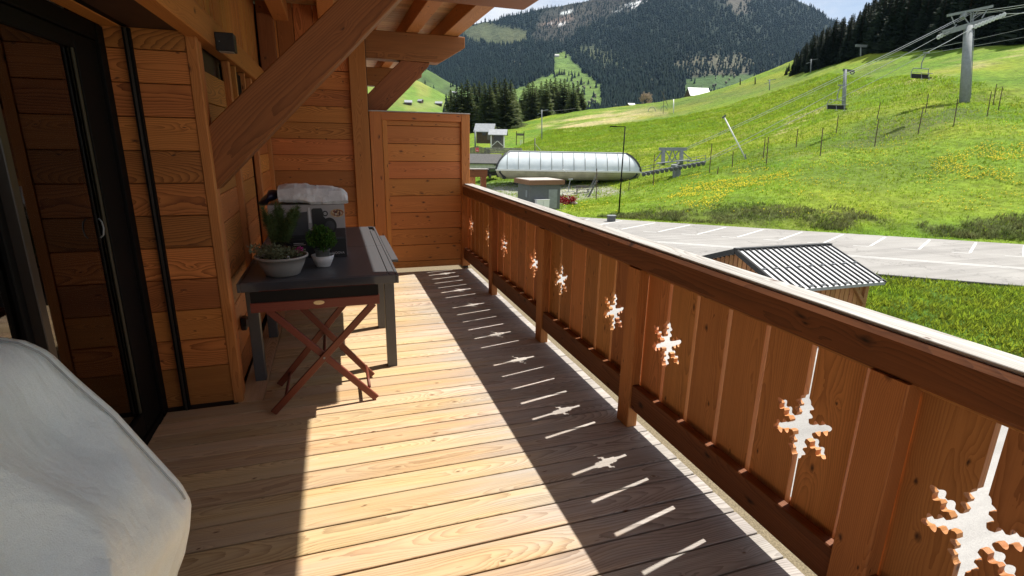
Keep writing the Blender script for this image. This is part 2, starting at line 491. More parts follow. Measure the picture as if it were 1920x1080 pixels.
def cloth_mat():
    t = NT('silver_grey_cover_cloth')
    tc = t.n('ShaderNodeTexCoord')
    P = tc.outputs['Object']
    n = t.noise(P, 4.0, 5, 0.6)
    w1 = t.n('ShaderNodeTexWave', wave_type='BANDS', bands_direction='X')
    w1.inputs['Scale'].default_value = 160
    w1.inputs['Distortion'].default_value = 0.25
    t.l(P, w1.inputs['Vector'])
    w2 = t.n('ShaderNodeTexWave', wave_type='BANDS', bands_direction='Z')
    w2.inputs['Scale'].default_value = 130
    w2.inputs['Distortion'].default_value = 0.25
    t.l(P, w2.inputs['Vector'])
    wv = t.math('ADD', w1.outputs['Fac'], w2.outputs['Fac'])
    cr = t.noise(t.mapping(P, (3.2, 5.5, 3.2)), 1.0, 4, 0.55, 0.6)
    crease = t.math('MULTIPLY', t.math('ABSOLUTE', t.math('SUBTRACT', cr.outputs[0], 0.5)), 15.0)
    sp = t.noise(P, 420, 2, 0.6)
    col = t.mix(t.ramp(n.outputs[0], [(0.35, 0.0), (0.65, 1.0)]), (0.64, 0.72, 0.69), (0.76, 0.83, 0.79))
    col = t.mix(0.35, col, t.ramp(sp.outputs[0], [(0.3, 0.8), (0.7, 1.15)]), 'MULTIPLY')
    t.base(col)
    t.set(0.42, 0, 0.8)
    t.b.inputs['Sheen Weight'].default_value = 0.1
    t.bump(t.math('ADD', t.math('ADD', t.math('MULTIPLY', wv, 0.0), t.math('MULTIPLY', sp.outputs[0], 0.9)), crease), 0.6, 0.003)
    return t.m


M['cloth'] = cloth_mat()
M['piping'] = plain('grey_piping', (0.33, 0.36, 0.355), 0.6, 0, 0.3)


def paper_mat():
    t = NT('crumpled_white_paper')
    tc = t.n('ShaderNodeTexCoord')
    v = t.n('ShaderNodeTexVoronoi', feature='DISTANCE_TO_EDGE')
    v.inputs['Scale'].default_value = 14
    n = t.noise(tc.outputs['Object'], 9, 5, 0.6)
    t.l(n.outputs['Color'], v.inputs['Vector'])
    t.base(t.mix(t.ramp(n.outputs[0], [(0.4, 0.0), (0.6, 1.0)]), (0.62, 0.62, 0.61), (0.82, 0.82, 0.80)))
    t.set(0.6, 0, 0.3)
    t.bump(n.outputs[0], 0.8, 0.03)
    return t.m


M['paper'] = paper_mat()


def dome_mat():
    t = NT('translucent_roof_panel')
    tc = t.n('ShaderNodeTexCoord')
    n = t.noise(tc.outputs['Object'], 0.8, 4, 0.6)
    t.base(t.mix(t.ramp(n.outputs[0], [(0.35, 0.0), (0.65, 1.0)]), (0.62, 0.68, 0.71), (0.74, 0.79, 0.81)))
    t.set(0.22, 0, 0.6)
    return t.m


M['dome'] = dome_mat()

# ------------------------------------------------------------------ object helpers


def tag(o, label=None, cat=None, group=None, kind=None):
    if label:
        o['label'] = label
    if cat:
        o['category'] = cat
    if group:
        o['group'] = group
    if kind:
        o['kind'] = kind
    return o


def empty(name, loc=(0, 0, 0), label=None, cat=None, group=None, kind=None):
    o = bpy.data.objects.new(name, None)
    o.empty_display_size = 0.1
    o.location = loc
    COL.objects.link(o)
    return tag(o, label, cat, group, kind)


def parent_keep(o, p):
    """Parent a freshly built object (world coordinates) to p, keeping it where it stands."""
    if p is None:
        return
    bm = p.matrix_basis.copy()
    q = p.parent
    while q is not None:
        bm = q.matrix_basis @ bm
        q = q.parent
    o.parent = p
    o.matrix_basis = bm.inverted() @ o.matrix_basis


def link(name, me, mat=None, parent=None, mw=None):
    o = bpy.data.objects.new(name, me)
    COL.objects.link(o)
    if mat is not None and len(me.materials) == 0:
        me.materials.append(mat)
    if mw is not None:
        o.matrix_basis = mw
    parent_keep(o, parent)
    return o


class MB:
    def __init__(self):
        self.v, self.f = [], []

    def add(self, vs, fs):
        k = len(self.v)
        self.v.extend([tuple(p) for p in vs])
        self.f.extend([tuple(i + k for i in q) for q in fs])
        return self

    def box(self, x0, x1, y0, y1, z0, z1):
        vs = [(x0, y0, z0), (x1, y0, z0), (x1, y1, z0), (x0, y1, z0), (x0, y0, z1), (x1, y0, z1), (x1, y1, z1), (x0, y1, z1)]
        return self.add(vs, [(0, 3, 2, 1), (4, 5, 6, 7), (0, 1, 5, 4), (1, 2, 6, 5), (2, 3, 7, 6), (3, 0, 4, 7)])

    def bar(self, p0, p1, w, h=None, up=(0, 0, 1)):
        h = h or w
        p0, p1 = Vector(p0), Vector(p1)
        d = (p1 - p0).normalized()
        up = Vector(up)
        if abs(d.dot(up)) > 0.98:
            up = Vector((1, 0, 0))
        s = d.cross(up).normalized()
        u = s.cross(d)
        vs = []
        for p in (p0, p1):
            for a, b in ((-1, -1), (1, -1), (1, 1), (-1, 1)):
                vs.append(p + s * (a * w / 2) + u * (b * h / 2))
        return self.add(vs, [(0, 1, 2, 3), (7, 6, 5, 4), (0, 4, 5, 1), (1, 5, 6, 2), (2, 6, 7, 3), (3, 7, 4, 0)])

    def tube(self, pts, r, n=8, r2=None, cap=True):
        pts = [Vector(p) for p in pts]
        k0 = len(self.v)
        N = len(pts)
        prev = None
        for i, p in enumerate(pts):
            d = (pts[min(i + 1, N - 1)] - pts[max(i - 1, 0)]).normalized()
            a = Vector((0, 0, 1)) if abs(d.z) < 0.9 else Vector((1, 0, 0))
            s = d.cross(a).normalized()
            if prev is not None and s.dot(prev) < 0:
                s = -s
            prev = s
            u = s.cross(d)
            rr = r if r2 is None else r + (r2 - r) * i / (N - 1)
            for j in range(n):
                t = 2 * math.pi * j / n
                q = p + s * (math.cos(t) * rr) + u * (math.sin(t) * rr)
                self.v.append(tuple(q))
        for i in range(N - 1):
            for j in range(n):
                a, b = k0 + i * n + j, k0 + i * n + (j + 1) % n
                self.f.append((a, b, b + n, a + n))
        if cap:
            self.f.append(tuple(k0 + j for j in range(n))[::-1])
            self.f.append(tuple(k0 + (N - 1) * n + j for j in range(n)))
        return self

    def lathe(self, prof, c=(0, 0, 0), n=24):
        k0 = len(self.v)
        for (r, z) in prof:
            for j in range(n):
                t = 2 * math.pi * j / n
                self.v.append((c[0] + r * math.cos(t), c[1] + r * math.sin(t), c[2] + z))
        for i in range(len(prof) - 1):
            for j in range(n):
                a, b = k0 + i * n + j, k0 + i * n + (j + 1) % n
                self.f.append((a, b, b + n, a + n))
        return self

    def prism(self, poly, fn, d0, d1):
        """poly: 2-D points; fn(a, b, d) gives the 3-D point; extruded from d0 to d1."""
        n = len(poly)
        vs = [fn(a, b, d0) for a, b in poly] + [fn(a, b, d1) for a, b in poly]
        fs = [tuple(range(n)), tuple(range(2 * n - 1, n - 1, -1))]
        for i in range(n):
            j = (i + 1) % n
            fs.append((i, i + n, j + n, j))
        return self.add(vs, fs)

    def mesh(self, name, smooth=False):
        me = bpy.data.meshes.new(name)
        me.from_pydata(self.v, [], self.f)
        me.update()
        bm = bmesh.new()
        bm.from_mesh(me)
        bmesh.ops.recalc_face_normals(bm, faces=bm.faces)
        bm.to_mesh(me)
        bm.free()
        if smooth:
            me.polygons.foreach_set('use_smooth', [True] * len(me.polygons))
        return me

    def build(self, name, mat, parent=None, smooth=False, mw=None):
        return link(name, self.mesh(name, smooth), mat, parent, mw)


_cache = {}


def beam_mesh(L, w, h, ch, mat):
    key = (round(L, 3), round(w, 3), round(h, 3), round(ch, 4), mat.name)
    if key in _cache:
        return _cache[key]
    a, b, c = w / 2, h / 2, ch
    prof = [(-a + c, -b), (a - c, -b), (a, -b + c), (a, b - c), (a - c, b), (-a + c, b), (-a, b - c), (-a, -b + c)]
    mb = MB()
    mb.prism(prof, lambda p, q, d: (d, p, q), 0.0, L)
    me = mb.mesh('timber')
    me.materials.append(mat)
    _cache[key] = me
    return me


def timber(name, p0, p1, w, h, mat, parent=None, up=(0, 0, 1), ch=0.003):
    """A chamfered piece of timber from p0 to p1 (axis), w across, h along 'up'; its grain runs along local X."""
    p0, p1 = Vector(p0), Vector(p1)
    d = (p1 - p0)
    L = d.length
    d.normalize()
    up = Vector(up)
    s = up.cross(d).normalized()
    u = d.cross(s)
    mw = Matrix(((d.x, s.x, u.x, p0.x), (d.y, s.y, u.y, p0.y), (d.z, s.z, u.z, p0.z), (0, 0, 0, 1)))
    return link(name, beam_mesh(L, w, h, ch, mat), None, parent, mw)


def np_mesh(name, V, F, mat, parent=None, attr=None, smooth=False, col=None):
    """V (n,3), F (m,k) arrays; attr: per-vertex float 'tone'; col: per-vertex colour 'cover'."""
    me = bpy.data.meshes.new(name)
    V = np.ascontiguousarray(V, dtype=np.float32)
    F = np.ascontiguousarray(F, dtype=np.int32)
    k = F.shape[1]
    me.vertices.add(len(V))
    me.vertices.foreach_set('co', V.ravel())
    me.loops.add(F.size)
    me.loops.foreach_set('vertex_index', F.ravel())
    me.polygons.add(len(F))
    me.polygons.foreach_set('loop_start', np.arange(0, F.size, k, dtype=np.int32))
    me.polygons.foreach_set('loop_total', np.full(len(F), k, dtype=np.int32))
    if smooth:
        me.polygons.foreach_set('use_smooth', np.ones(len(F), dtype=bool))
    me.update()
    me.validate()
    if attr is not None:
        a = me.attributes.new('tone', 'FLOAT', 'POINT')
        a.data.foreach_set('value', np.ascontiguousarray(attr, dtype=np.float32))
    if col is not None:
        a = me.attributes.new('cover', 'FLOAT_COLOR', 'POINT')
        c4 = np.ones((len(V), 4), dtype=np.float32)
        c4[:, :3] = col
        a.data.foreach_set('color', c4.ravel())
    return link(name, me, mat, parent)


def vnoise(x, y, scale, seed=0, octv=4):
    """Cheap value noise on arrays, 0..1."""
    out = np.zeros_like(x, dtype=float)
    amp, tot = 1.0, 0.0
    for o in range(octv):
        X, Y = x / scale * 2 ** o + seed * 17.3, y / scale * 2 ** o + seed * 9.7
        xi, yi = np.floor(X), np.floor(Y)
        fx, fy = X - xi, Y - yi
        fx, fy = fx * fx * (3 - 2 * fx), fy * fy * (3 - 2 * fy)

        def h(a, b):
            q = np.sin(a * 127.1 + b * 311.7 + o * 13.7 + seed) * 43758.5453
            return q - np.floor(q)
        v = (h(xi, yi) * (1 - fx) + h(xi + 1, yi) * fx) * (1 - fy) + (h(xi, yi + 1) * (1 - fx) + h(xi + 1, yi + 1) * fx) * fy
        out += v * amp
        tot += amp
        amp *= 0.5
    return out / tot


def sstep(a, b, x):
    t = np.clip((x - a) / (b - a), 0, 1)
    return t * t * (3 - 2 * t)


def in_poly(u, v, poly, soft=6.0):
    """Soft membership of points in a polygon (1 inside)."""
    u, v = np.asarray(u, float), np.asarray(v, float)
    ins = np.zeros(u.shape, bool)
    dist = np.full(u.shape, 1e9)
    n = len(poly)
    for i in range(n):
        x0, y0 = poly[i]
        x1, y1 = poly[(i + 1) % n]
        c = ((y0 > v) != (y1 > v)) & (u < (x1 - x0) * (v - y0) / (y1 - y0 + 1e-12) + x0)
        ins ^= c
        dx, dy = x1 - x0, y1 - y0
        tt = np.clip(((u - x0) * dx + (v - y0) * dy) / (dx * dx + dy * dy + 1e-9), 0, 1)
        dist = np.minimum(dist, np.hypot(u - x0 - tt * dx, v - y0 - tt * dy))
    sd_ = np.where(ins, dist, -dist)
    return sstep(-soft, soft, sd_)


# ================================================================== TERRAIN
G = -4.0
RN = np.array([0.604, 0.797])       # across the road, away from the house
RT = np.array([0.797, -0.604])      # along the road
RC = 40.76


def rs_to_xy(r, s):
    s = np.asarray(s) + RC
    return RT[0] * r + RN[0] * s, RT[1] * r + RN[1] * s


def xy_to_rs(x, y):
    return RT[0] * x + RT[1] * y, RN[0] * x + RN[1] * y - RC


ctrl = [(1843, 424, 35), (1920, 428, 33.5), (1700, 408, 37.5), (1500, 392, 39.5), (1340, 384, 42.5), (1200, 384, 46),
        (1843, 350, 43), (1800, 235, 56), (1808, 192, 66), (1920, 330, 42), (1920, 215, 58), (1700, 330, 47), (1700, 262, 57),
        (1500, 340, 48), (1500, 285, 58), (1340, 345, 54), (1340, 322, 61), (1200, 350, 60), (1268, 333, 70), (1250, 300, 84),
        (1100, 388, 48), (1100, 364, 70), (1000, 395, 46), (950, 350, 78), (1000, 358, 74), (1180, 372, 58),
        (1050, 300, 98), (1120, 285, 105), (1100, 260, 130), (1200, 230, 160), (1200, 260, 120), (1200, 196, 232), (1300, 200, 172), (1300, 180, 222),
        (1300, 250, 108), (1400, 230, 118), (1400, 260, 92), (1400, 160, 192), (1480, 145, 172), (1500, 200, 112), (1500, 235, 82), (1550, 127, 160),
        (1620, 105, 148), (1620, 180, 92), (1620, 215, 72), (1700, 99, 134), (1700, 150, 92), (1800, 95, 120), (1900, 88, 110), (1900, 150, 76),
        (1050, 213, 236), (960, 240, 200), (1000, 250, 165), (890, 265, 165), (890, 298, 110), (900, 332, 88), (960, 275, 135),
        (850, 262, 175), (700, 300, 130), (700, 280, 190), (840, 330, 90),
        (1050, 222, 310), (1200, 208, 310), (1300, 192, 300), (1400, 172, 270), (1480, 155, 250), (960, 246, 300),
        (1620, 60, 210), (1800, 40, 190), (1950, 20, 180), (2100, 60, 120), (2100, 200, 62), (2100, 400, 38)]
CP = np.array([at(u, v, d) for u, v, d in ctrl])
extra = []
for r in np.linspace(-60, 60, 9):
    x, y = rs_to_xy(r, 0.0)
    extra.append((x, y, G))
CPa = np.vstack([CP, np.array(extra)])


def tps_fit(P, z, lam):
    n = len(P)
    d = np.linalg.norm(P[:, None] - P[None], axis=2)
    K = np.where(d > 0, d * d * np.log(d + 1e-9), 0)
    A = np.zeros((n + 3, n + 3))
    A[:n, :n] = K + lam * np.eye(n)
    A[:n, n] = 1
    A[:n, n + 1:] = P
    A[n, :n] = 1
    A[n + 1:, :n] = P.T
    b = np.zeros(n + 3)
    b[:n] = z
    return np.linalg.solve(A, b)


TW = tps_fit(CPa[:, :2] / 50, CPa[:, 2], 0.004)


def terr(x, y):
    x, y = np.asarray(x, float), np.asarray(y, float)
    sh = x.shape
    X = np.stack([x.ravel(), y.ravel()], 1) / 50
    P = CPa[:, :2] / 50
    z = np.zeros(len(X))
    for k in range(0, len(X), 20000):
        d = np.linalg.norm(X[k:k + 20000, None] - P[None], axis=2)
        z[k:k + 20000] = np.where(d > 0, d * d * np.log(d + 1e-9), 0) @ TW[:-3]
    z += TW[-3] + X @ TW[-2:]
    z = z.reshape(sh)
    r, s = xy_to_rs(x, y)
    roll = (vnoise(x, y, 26, 3, 3) - 0.5) * 1.3 + (vnoise(x, y, 7, 5, 3) - 0.5) * 0.55 + (vnoise(x * 0.8 + y * 0.6, y * 1.8 - x * 0.5, 3.2, 15, 3) - 0.5) * 0.40
    z = z + roll * sstep(3, 25, s)
    w = sstep(0.2, 2.6, s)
    z = G - 0.004 + (z - G) * w
    return z + 0.12 * (vnoise(x, y, 1.3, 8, 2) - 0.5) * sstep(0.3, 1.5, s)


def grid_mesh(name, rr, ss, zf, colf, mat, kind):
    A, B = np.meshgrid(rr, ss)
    X, Y = rs_to_xy(A, B)
    Z = zf(X, Y)
    V = np.stack([X.ravel(), Y.ravel(), Z.ravel()], 1)
    n, m = len(rr), len(ss)
    i = np.arange(n - 1)[None] + n * np.arange(m - 1)[:, None]
    i = i.ravel()
    F = np.stack([i, i + 1, i + n + 1, i + n], 1)
    o = np_mesh(name, V, F, mat, None, None, True, colf(V))
    return tag(o, kind=kind)


def meadow_cover(V):
    u, v, d = to_px(V)
    x, y = V[:, 0], V[:, 1]
    r, s = xy_to_rs(x, y)
    base = np.array([0.140, 0.222, 0.017])
    yel = np.array([0.215, 0.245, 0.02])
    dry = np.array([0.40, 0.335, 0.17])
    rough = np.array([0.085, 0.105, 0.035])
    bank = np.array([0.085, 0.095, 0.035])
    C = np.tile(base, (len(V), 1))

    def put(c, w):
        nonlocal C
        w = w[:, None]
        C = C * (1 - w) + c * w
    put(yel, 0.75 * sstep(0.45, 0.68, vnoise(x, y, 22, 1, 4)))
    put(np.array([0.075, 0.165, 0.012]), 0.6 * sstep(0.5, 0.7, vnoise(x, y, 14, 2, 4)))
    put(np.array([0.095, 0.135, 0.022]), 0.5 * sstep(0.55, 0.72, vnoise(x, y, 8, 22, 4)))
    put(np.array([0.20, 0.20, 0.06]), 0.4 * sstep(0.6, 0.75, vnoise(x, y, 5, 27, 4)))
    put(dry, in_poly(u, v, [(1010, 238), (1060, 222), (1150, 208), (1225, 203), (1250, 212), (1150, 232), (1060, 244)], 9) * sstep(0.30, 0.62, vnoise(x, y, 9, 4, 4)))
    put(dry, 0.6 * in_poly(u, v, [(1420, 290), (1600, 170), (1760, 132), (1925, 88), (1925, 104), (1780, 142), (1640, 170), (1500, 200)], 5) * sstep(0.42, 0.62, vnoise(x, y, 6, 14, 4)))
    put(rough, 0.75 * in_poly(u, v, [(1500, 290), (1640, 225), (1790, 190), (1850, 180), (1830, 215), (1740, 250), (1640, 275)], 14) * sstep(0.35, 0.6, vnoise(x, y, 5, 7, 4)))  # darker grey-green patch across the right slope, broken up by noise
    put(rough, 0.45 * in_poly(u, v, [(1180, 205), (1380, 165), (1500, 140), (1520, 150), (1380, 185), (1240, 215)], 12))
    put(bank, sstep(5.5, 2.4, s) * sstep(0.7, 1.5, s) * 0.8 * sstep(0.40, 0.62, vnoise(x, y, 3.4, 12, 4)))
    put(np.array([0.30, 0.29, 0.26]), in_poly(u, v, [(870, 345), (960, 338), (1060, 345), (1160, 356), (1175, 366), (1090, 378), (1050, 400), (860, 420)], 6) * sstep(80, 90, d) * 0 + in_poly(u, v, [(860, 350), (1000, 340), (1140, 350), (1170, 362), (1080, 374), (1050, 392), (850, 420)], 6))
    return C


rr_ = np.concatenate([np.linspace(-190, -66, 32)[:-1], np.linspace(-66, 46, 210), np.linspace(46, 130, 30)[1:]])
ss_ = np.concatenate([np.linspace(0, 4, 14)[:-1], np.linspace(4, 60, 110)[:-1], np.linspace(60, 270, 200)])
meadow = grid_mesh('meadow_slope', rr_, ss_, terr, meadow_cover, M['meadow'], 'structure')

# the flat ground on this side: gravel yard, the road, its markings, the grass island the hut stands on


def sheet(name, poly, z, mat, th=0.05):
    mb = MB()
    mb.prism(poly, lambda a, b, d: (a, b, d), z - th, z)
    return tag(mb.build(name, mat), kind='structure')


def rs_poly(pts):
    return [tuple(float(q) for q in rs_to_xy(r, s)) for r, s in pts]


big = MB()
big.add([(-11800, -2900, -60), (11800, -2900, -60), (11800, 11800, -60), (-11800, 11800, -60)], [(0, 1, 2, 3)])
tag(big.build('valley_floor', plain('valley_meadow', (0.06, 0.10, 0.03), 0.95, 0, 0.2, 0.01, 0.3)), kind='structure')
sheet('yard', rs_poly([(-190, 0.3), (130, 0.3), (130, -75), (-190, -75)]), G - 0.012, M['yard'], 0.3)
sheet('road', rs_poly([(-190, 0.35), (130, 0.35), (130, -13.2), (-190, -13.2)]), G, M['road'], 0.01)


def gisl(x, y):
    r, s = xy_to_rs(x, y)
    e = np.minimum(sstep(-13.4, -14.4, s), sstep(14.2, 15.2, x + 1.2 * (vnoise(x, y, 3, 44, 3) - 0.5)))
    return G - 0.06 + e * (0.16 + 0.25 * (vnoise(x, y, 4, 31, 3) - 0.4))


def isl_cover(V):
    C = np.tile(np.array([0.07, 0.14, 0.014]), (len(V), 1))
    w = sstep(0.45, 0.7, vnoise(V[:, 0], V[:, 1], 1.5, 9, 3))[:, None]
    return C * (1 - 0.5 * w) + np.array([0.05, 0.11, 0.012]) * 0.5 * w


grid_mesh('grass_verge', np.linspace(-13, 40, 107), np.linspace(-34, -13.4, 44), gisl, isl_cover, M['meadow'], 'structure')
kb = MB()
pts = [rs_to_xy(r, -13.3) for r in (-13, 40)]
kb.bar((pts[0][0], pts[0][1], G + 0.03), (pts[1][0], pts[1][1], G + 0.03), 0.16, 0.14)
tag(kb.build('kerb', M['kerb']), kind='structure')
for k in range(-6, 16):
    r0 = 2.4 + 2.45 * k
    mb = MB()
    a = [rs_to_xy(r0, -0.25), rs_to_xy(r0 - 1.95, -4.5)]
    mb.bar((a[0][0], a[0][1], G + 0.001), (a[1][0], a[1][1], G + 0.001), 0.13, 0.008)
    tag(mb.build('parking_line', M['paintline']), kind='structure')
for s0, w in ((-8.55, 0.10), (-8.25, 0.10)):
    mb = MB()
    a = [rs_to_xy(-60, s0), rs_to_xy(60, s0)]
    mb.bar((a[0][0], a[0][1], G + 0.001), (a[1][0], a[1][1], G + 0.001), w, 0.008)
    tag(mb.build('centre_line', M['paintline']), kind='structure')
mb = MB()
for k in range(-10, 14):
    a = [rs_to_xy(k * 2.45 - 0.5, -4.75), rs_to_xy(k * 2.45 + 0.35, -4.75)]
    mb.bar((a[0][0], a[0][1], G + 0.001), (a[1][0], a[1][1], G + 0.001), 0.09, 0.008)
tag(mb.build('bay_tick_lines', M['paintline']), kind='structure')


# ------------------------------------------------------------------ far hills and the mountain
def ridge(name, us, top, foot, dtop, dfoot, nu, nv, coverf, mat, bumpamp, seed, pw=1.0):
    uu = np.linspace(us[0], us[-1], nu)
    vt = np.interp(uu, us, top)
    vf = np.interp(uu, us, foot)
    tt = np.linspace(0, 1, nv)
    U, T = np.meshgrid(uu, tt)
    VT, VF = np.meshgrid(vt, tt)[0], np.meshgrid(vf, tt)[0]
    n1 = vnoise(U, T * 400, 90, seed, 4) - 0.5
    n2 = vnoise(U, T * 260, 28, seed + 3, 4) - 0.5
    D = dfoot + (dtop - dfoot) * T ** pw
    D = D * (1 + bumpamp * n1 * np.sin(np.pi * np.clip(T, 0, 1)) + bumpamp * 0.35 * n2 * sstep(0, 0.15, T))
    VV = VF + (VT - VF) * T + n2 * 5 * T
    X = (U - 960) / FPX
    Yp = (VV - 540) / FPX
    W = np.stack([X, Yp, np.ones_like(X)], -1) @ CM
    Pt = CAM + W * D[..., None]
    # a back side, so that the ridge is a hill and not a sheet
    back = Pt[-1].copy()
    dirv = W[-1] / np.linalg.norm(W[-1], axis=1)[:, None]
    back = back + dirv * (dtop * 0.35)
    back[:, 2] = -60
    front = Pt[0].copy()
    front = front - W[0] / np.linalg.norm(W[0], axis=1)[:, None] * (dfoot * 0.05)
    front[:, 2] = -60.5
    allp = np.concatenate([front[None], Pt, back[None]], 0)
    m = nv + 2
    V = allp.reshape(-1, 3)
    i = (np.arange(nu - 1)[None] + nu * np.arange(m - 1)[:, None]).ravel()
    F = np.stack([i, i + 1, i + nu + 1, i + nu], 1)
    Ug = np.concatenate([U[:1], U, U[-1:]], 0).ravel()
    Vg = np.concatenate([VV[:1], VV, VV[-1:]], 0).ravel()
    o = np_mesh(name, V, F, mat, None, None, True, coverf(Ug, Vg, V))
    tag(o, kind='structure')
    return dict(P=Pt, U=U, V=VV, D=D)


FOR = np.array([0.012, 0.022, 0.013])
OLV = np.array([0.105, 0.125, 0.045])
GRN = np.array([0.10, 0.17, 0.035])
ROK = np.array([0.115, 0.095, 0.080])
SCR = np.array([0.15, 0.14, 0.095])


def m_masks(u, v):
    wig = lambda s, k: (vnoise(u, v, s, k, 3) - 0.5)
    a = in_poly(u + 20 * wig(30, 1), v + 12 * wig(20, 2), [(870, 46), (930, 44), (985, 58), (985, 78), (940, 84), (880, 76), (860, 60)], 4)
    b = in_poly(u + 10 * wig(16, 3), v + 8 * wig(16, 4), [(1040, 104), (1056, 98), (1072, 112), (1098, 138), (1128, 160), (1128, 205), (950, 212), (955, 170), (1000, 152), (1038, 138)], 4)
    c = in_poly(u + 14 * wig(18, 5), v + 10 * wig(18, 6), [(1262, 118), (1300, 106), (1400, 100), (1415, 120), (1400, 140), (1290, 146), (1265, 135)], 5)
    e = in_poly(u + 8 * wig(16, 5), v + 4 * wig(16, 7), [(1285, 148), (1330, 142), (1460, 138), (1480, 160), (1400, 178), (1280, 180)], 3)
    f = in_poly(u + 26 * wig(30, 8), v + 20 * wig(24, 9), [(1000, 70), (1010, 22), (1100, -8), (1290, -50), (1200, 10), (1110, 45), (1060, 78)], 9)
    g = in_poly(u + 16 * wig(14, 10), v + 16 * wig(14, 11), [(1350, -30), (1400, -10), (1408, 22), (1385, 30), (1362, 12)], 6)
    h = in_poly(u + 10 * wig(14, 12), v + 10 * wig(14, 13), [(1070, 88), (1110, 84), (1160, 100), (1170, 122), (1140, 130), (1100, 112)], 7)
    return a, b, c, e, f, g, h


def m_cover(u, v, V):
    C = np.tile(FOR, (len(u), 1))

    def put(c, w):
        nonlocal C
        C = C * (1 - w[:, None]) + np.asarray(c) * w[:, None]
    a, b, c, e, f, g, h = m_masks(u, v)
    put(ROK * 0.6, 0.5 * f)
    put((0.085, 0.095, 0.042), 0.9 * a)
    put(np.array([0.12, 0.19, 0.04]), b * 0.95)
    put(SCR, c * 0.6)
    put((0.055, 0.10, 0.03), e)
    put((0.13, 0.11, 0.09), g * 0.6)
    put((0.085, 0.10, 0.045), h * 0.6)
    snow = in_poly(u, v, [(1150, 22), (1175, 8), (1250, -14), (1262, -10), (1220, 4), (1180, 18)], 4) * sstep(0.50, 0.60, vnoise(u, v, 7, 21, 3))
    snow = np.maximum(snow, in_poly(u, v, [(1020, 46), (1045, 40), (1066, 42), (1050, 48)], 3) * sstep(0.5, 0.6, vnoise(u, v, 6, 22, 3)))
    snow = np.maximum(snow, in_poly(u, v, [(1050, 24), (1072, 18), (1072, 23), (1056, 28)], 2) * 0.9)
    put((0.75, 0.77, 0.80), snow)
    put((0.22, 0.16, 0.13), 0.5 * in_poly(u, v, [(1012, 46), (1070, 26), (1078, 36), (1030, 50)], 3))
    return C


mus = [500, 700, 800, 880, 905, 930, 960, 1010, 1060, 1100, 1150, 1250, 1330, 1400, 1440, 1480, 1510, 1535, 1550, 1600, 1750, 2000, 2400]
mtop = [110, 90, 70, 48, 40, 39, 28, 18, 10, 3, -14, -60, -66, -30, -8, -4, 8, 20, 34, 60, 100, 120, 150]
mfoot = [235] * len(mus)
MT = ridge('mountain', mus, mtop, mfoot, 3300, 1250, 420, 110, m_cover, M['mountain'], 0.10, 5, 1.15)


def h1_cover(u, v, V):
    C = np.tile(np.array([0.12, 0.20, 0.035]), (len(u), 1))
    w = sstep(0.45, 0.65, vnoise(u, v, 30, 2, 4))[:, None]
    C = C * (1 - w) + np.array([0.18, 0.215, 0.05]) * w
    w = (in_poly(u, v, [(770, 192), (860, 186), (862, 200), (780, 204)], 4) * 0.5)[:, None]
    return C * (1 - w) + np.array([0.22, 0.24, 0.09]) * w


def h2_cover(u, v, V):
    C = np.tile(np.array([0.075, 0.125, 0.04]), (len(u), 1))
    w = (sstep(0.52, 0.62, vnoise(u, v, 22, 6, 4)) * 0.6)[:, None]
    return C * (1 - w) + np.array([0.04, 0.06, 0.03]) * w


H2 = ridge('far_pasture_hill', [-400, 700, 770, 800, 815, 835, 864, 890, 930, 980], [40, 84, 116, 130, 138, 150, 164, 180, 200, 222], [245] * 10, 1100, 800, 120, 40, h2_cover, M['hill'], 0.03, 9)
H1 = ridge('near_pasture_hill', [-400, 640, 700, 740, 770, 786, 805, 830, 850, 880, 920, 960], [60, 90, 116, 132, 146, 152, 162, 176, 186, 204, 226, 240], [262] * 12, 760, 480, 120, 40, h1_cover, M['hill'], 0.03, 4)


def scatter_cones(name, pts, hs, tone, mat, sides=5, ratio=0.21):
    """Distant conifers, two stacked ragged cones each, one mesh."""
    n = len(pts)
    ang = np.arange(sides) * 2 * np.pi / sides
    rot = nrg.uniform(0, 6.28, n)
    V = []
    lay = [(0.05, 0.62, 1.0), (0.42, 1.0, 0.62)]
    Fs = []
    base = 0
    per = (sides + 1) * 2
    VV = np.zeros((n, per, 3))
    for li, (z0, z1, rs) in enumerate(lay):
        for j in range(sides):
            jit = nrg.uniform(0.75, 1.2, n)
            VV[:, li * (sides + 1) + j, 0] = pts[:, 0] + np.cos(ang[j] + rot) * hs * ratio * rs * jit
            VV[:, li * (sides + 1) + j, 1] = pts[:, 1] + np.sin(ang[j] + rot) * hs * ratio * rs * jit
            VV[:, li * (sides + 1) + j, 2] = pts[:, 2] + hs * z0
        VV[:, li * (sides + 1) + sides, :] = pts
        VV[:, li * (sides + 1) + sides, 2] += hs * z1
        for j in range(sides):
            Fs.append((li * (sides + 1) + j, li * (sides + 1) + (j + 1) % sides, li * (sides + 1) + sides))
    F = (np.array(Fs)[None] + per * np.arange(n)[:, None, None]).reshape(-1, 3)
    o = np_mesh(name, VV.reshape(-1, 3), F, mat, None, np.repeat(tone, per))
    return tag(o, kind='stuff')


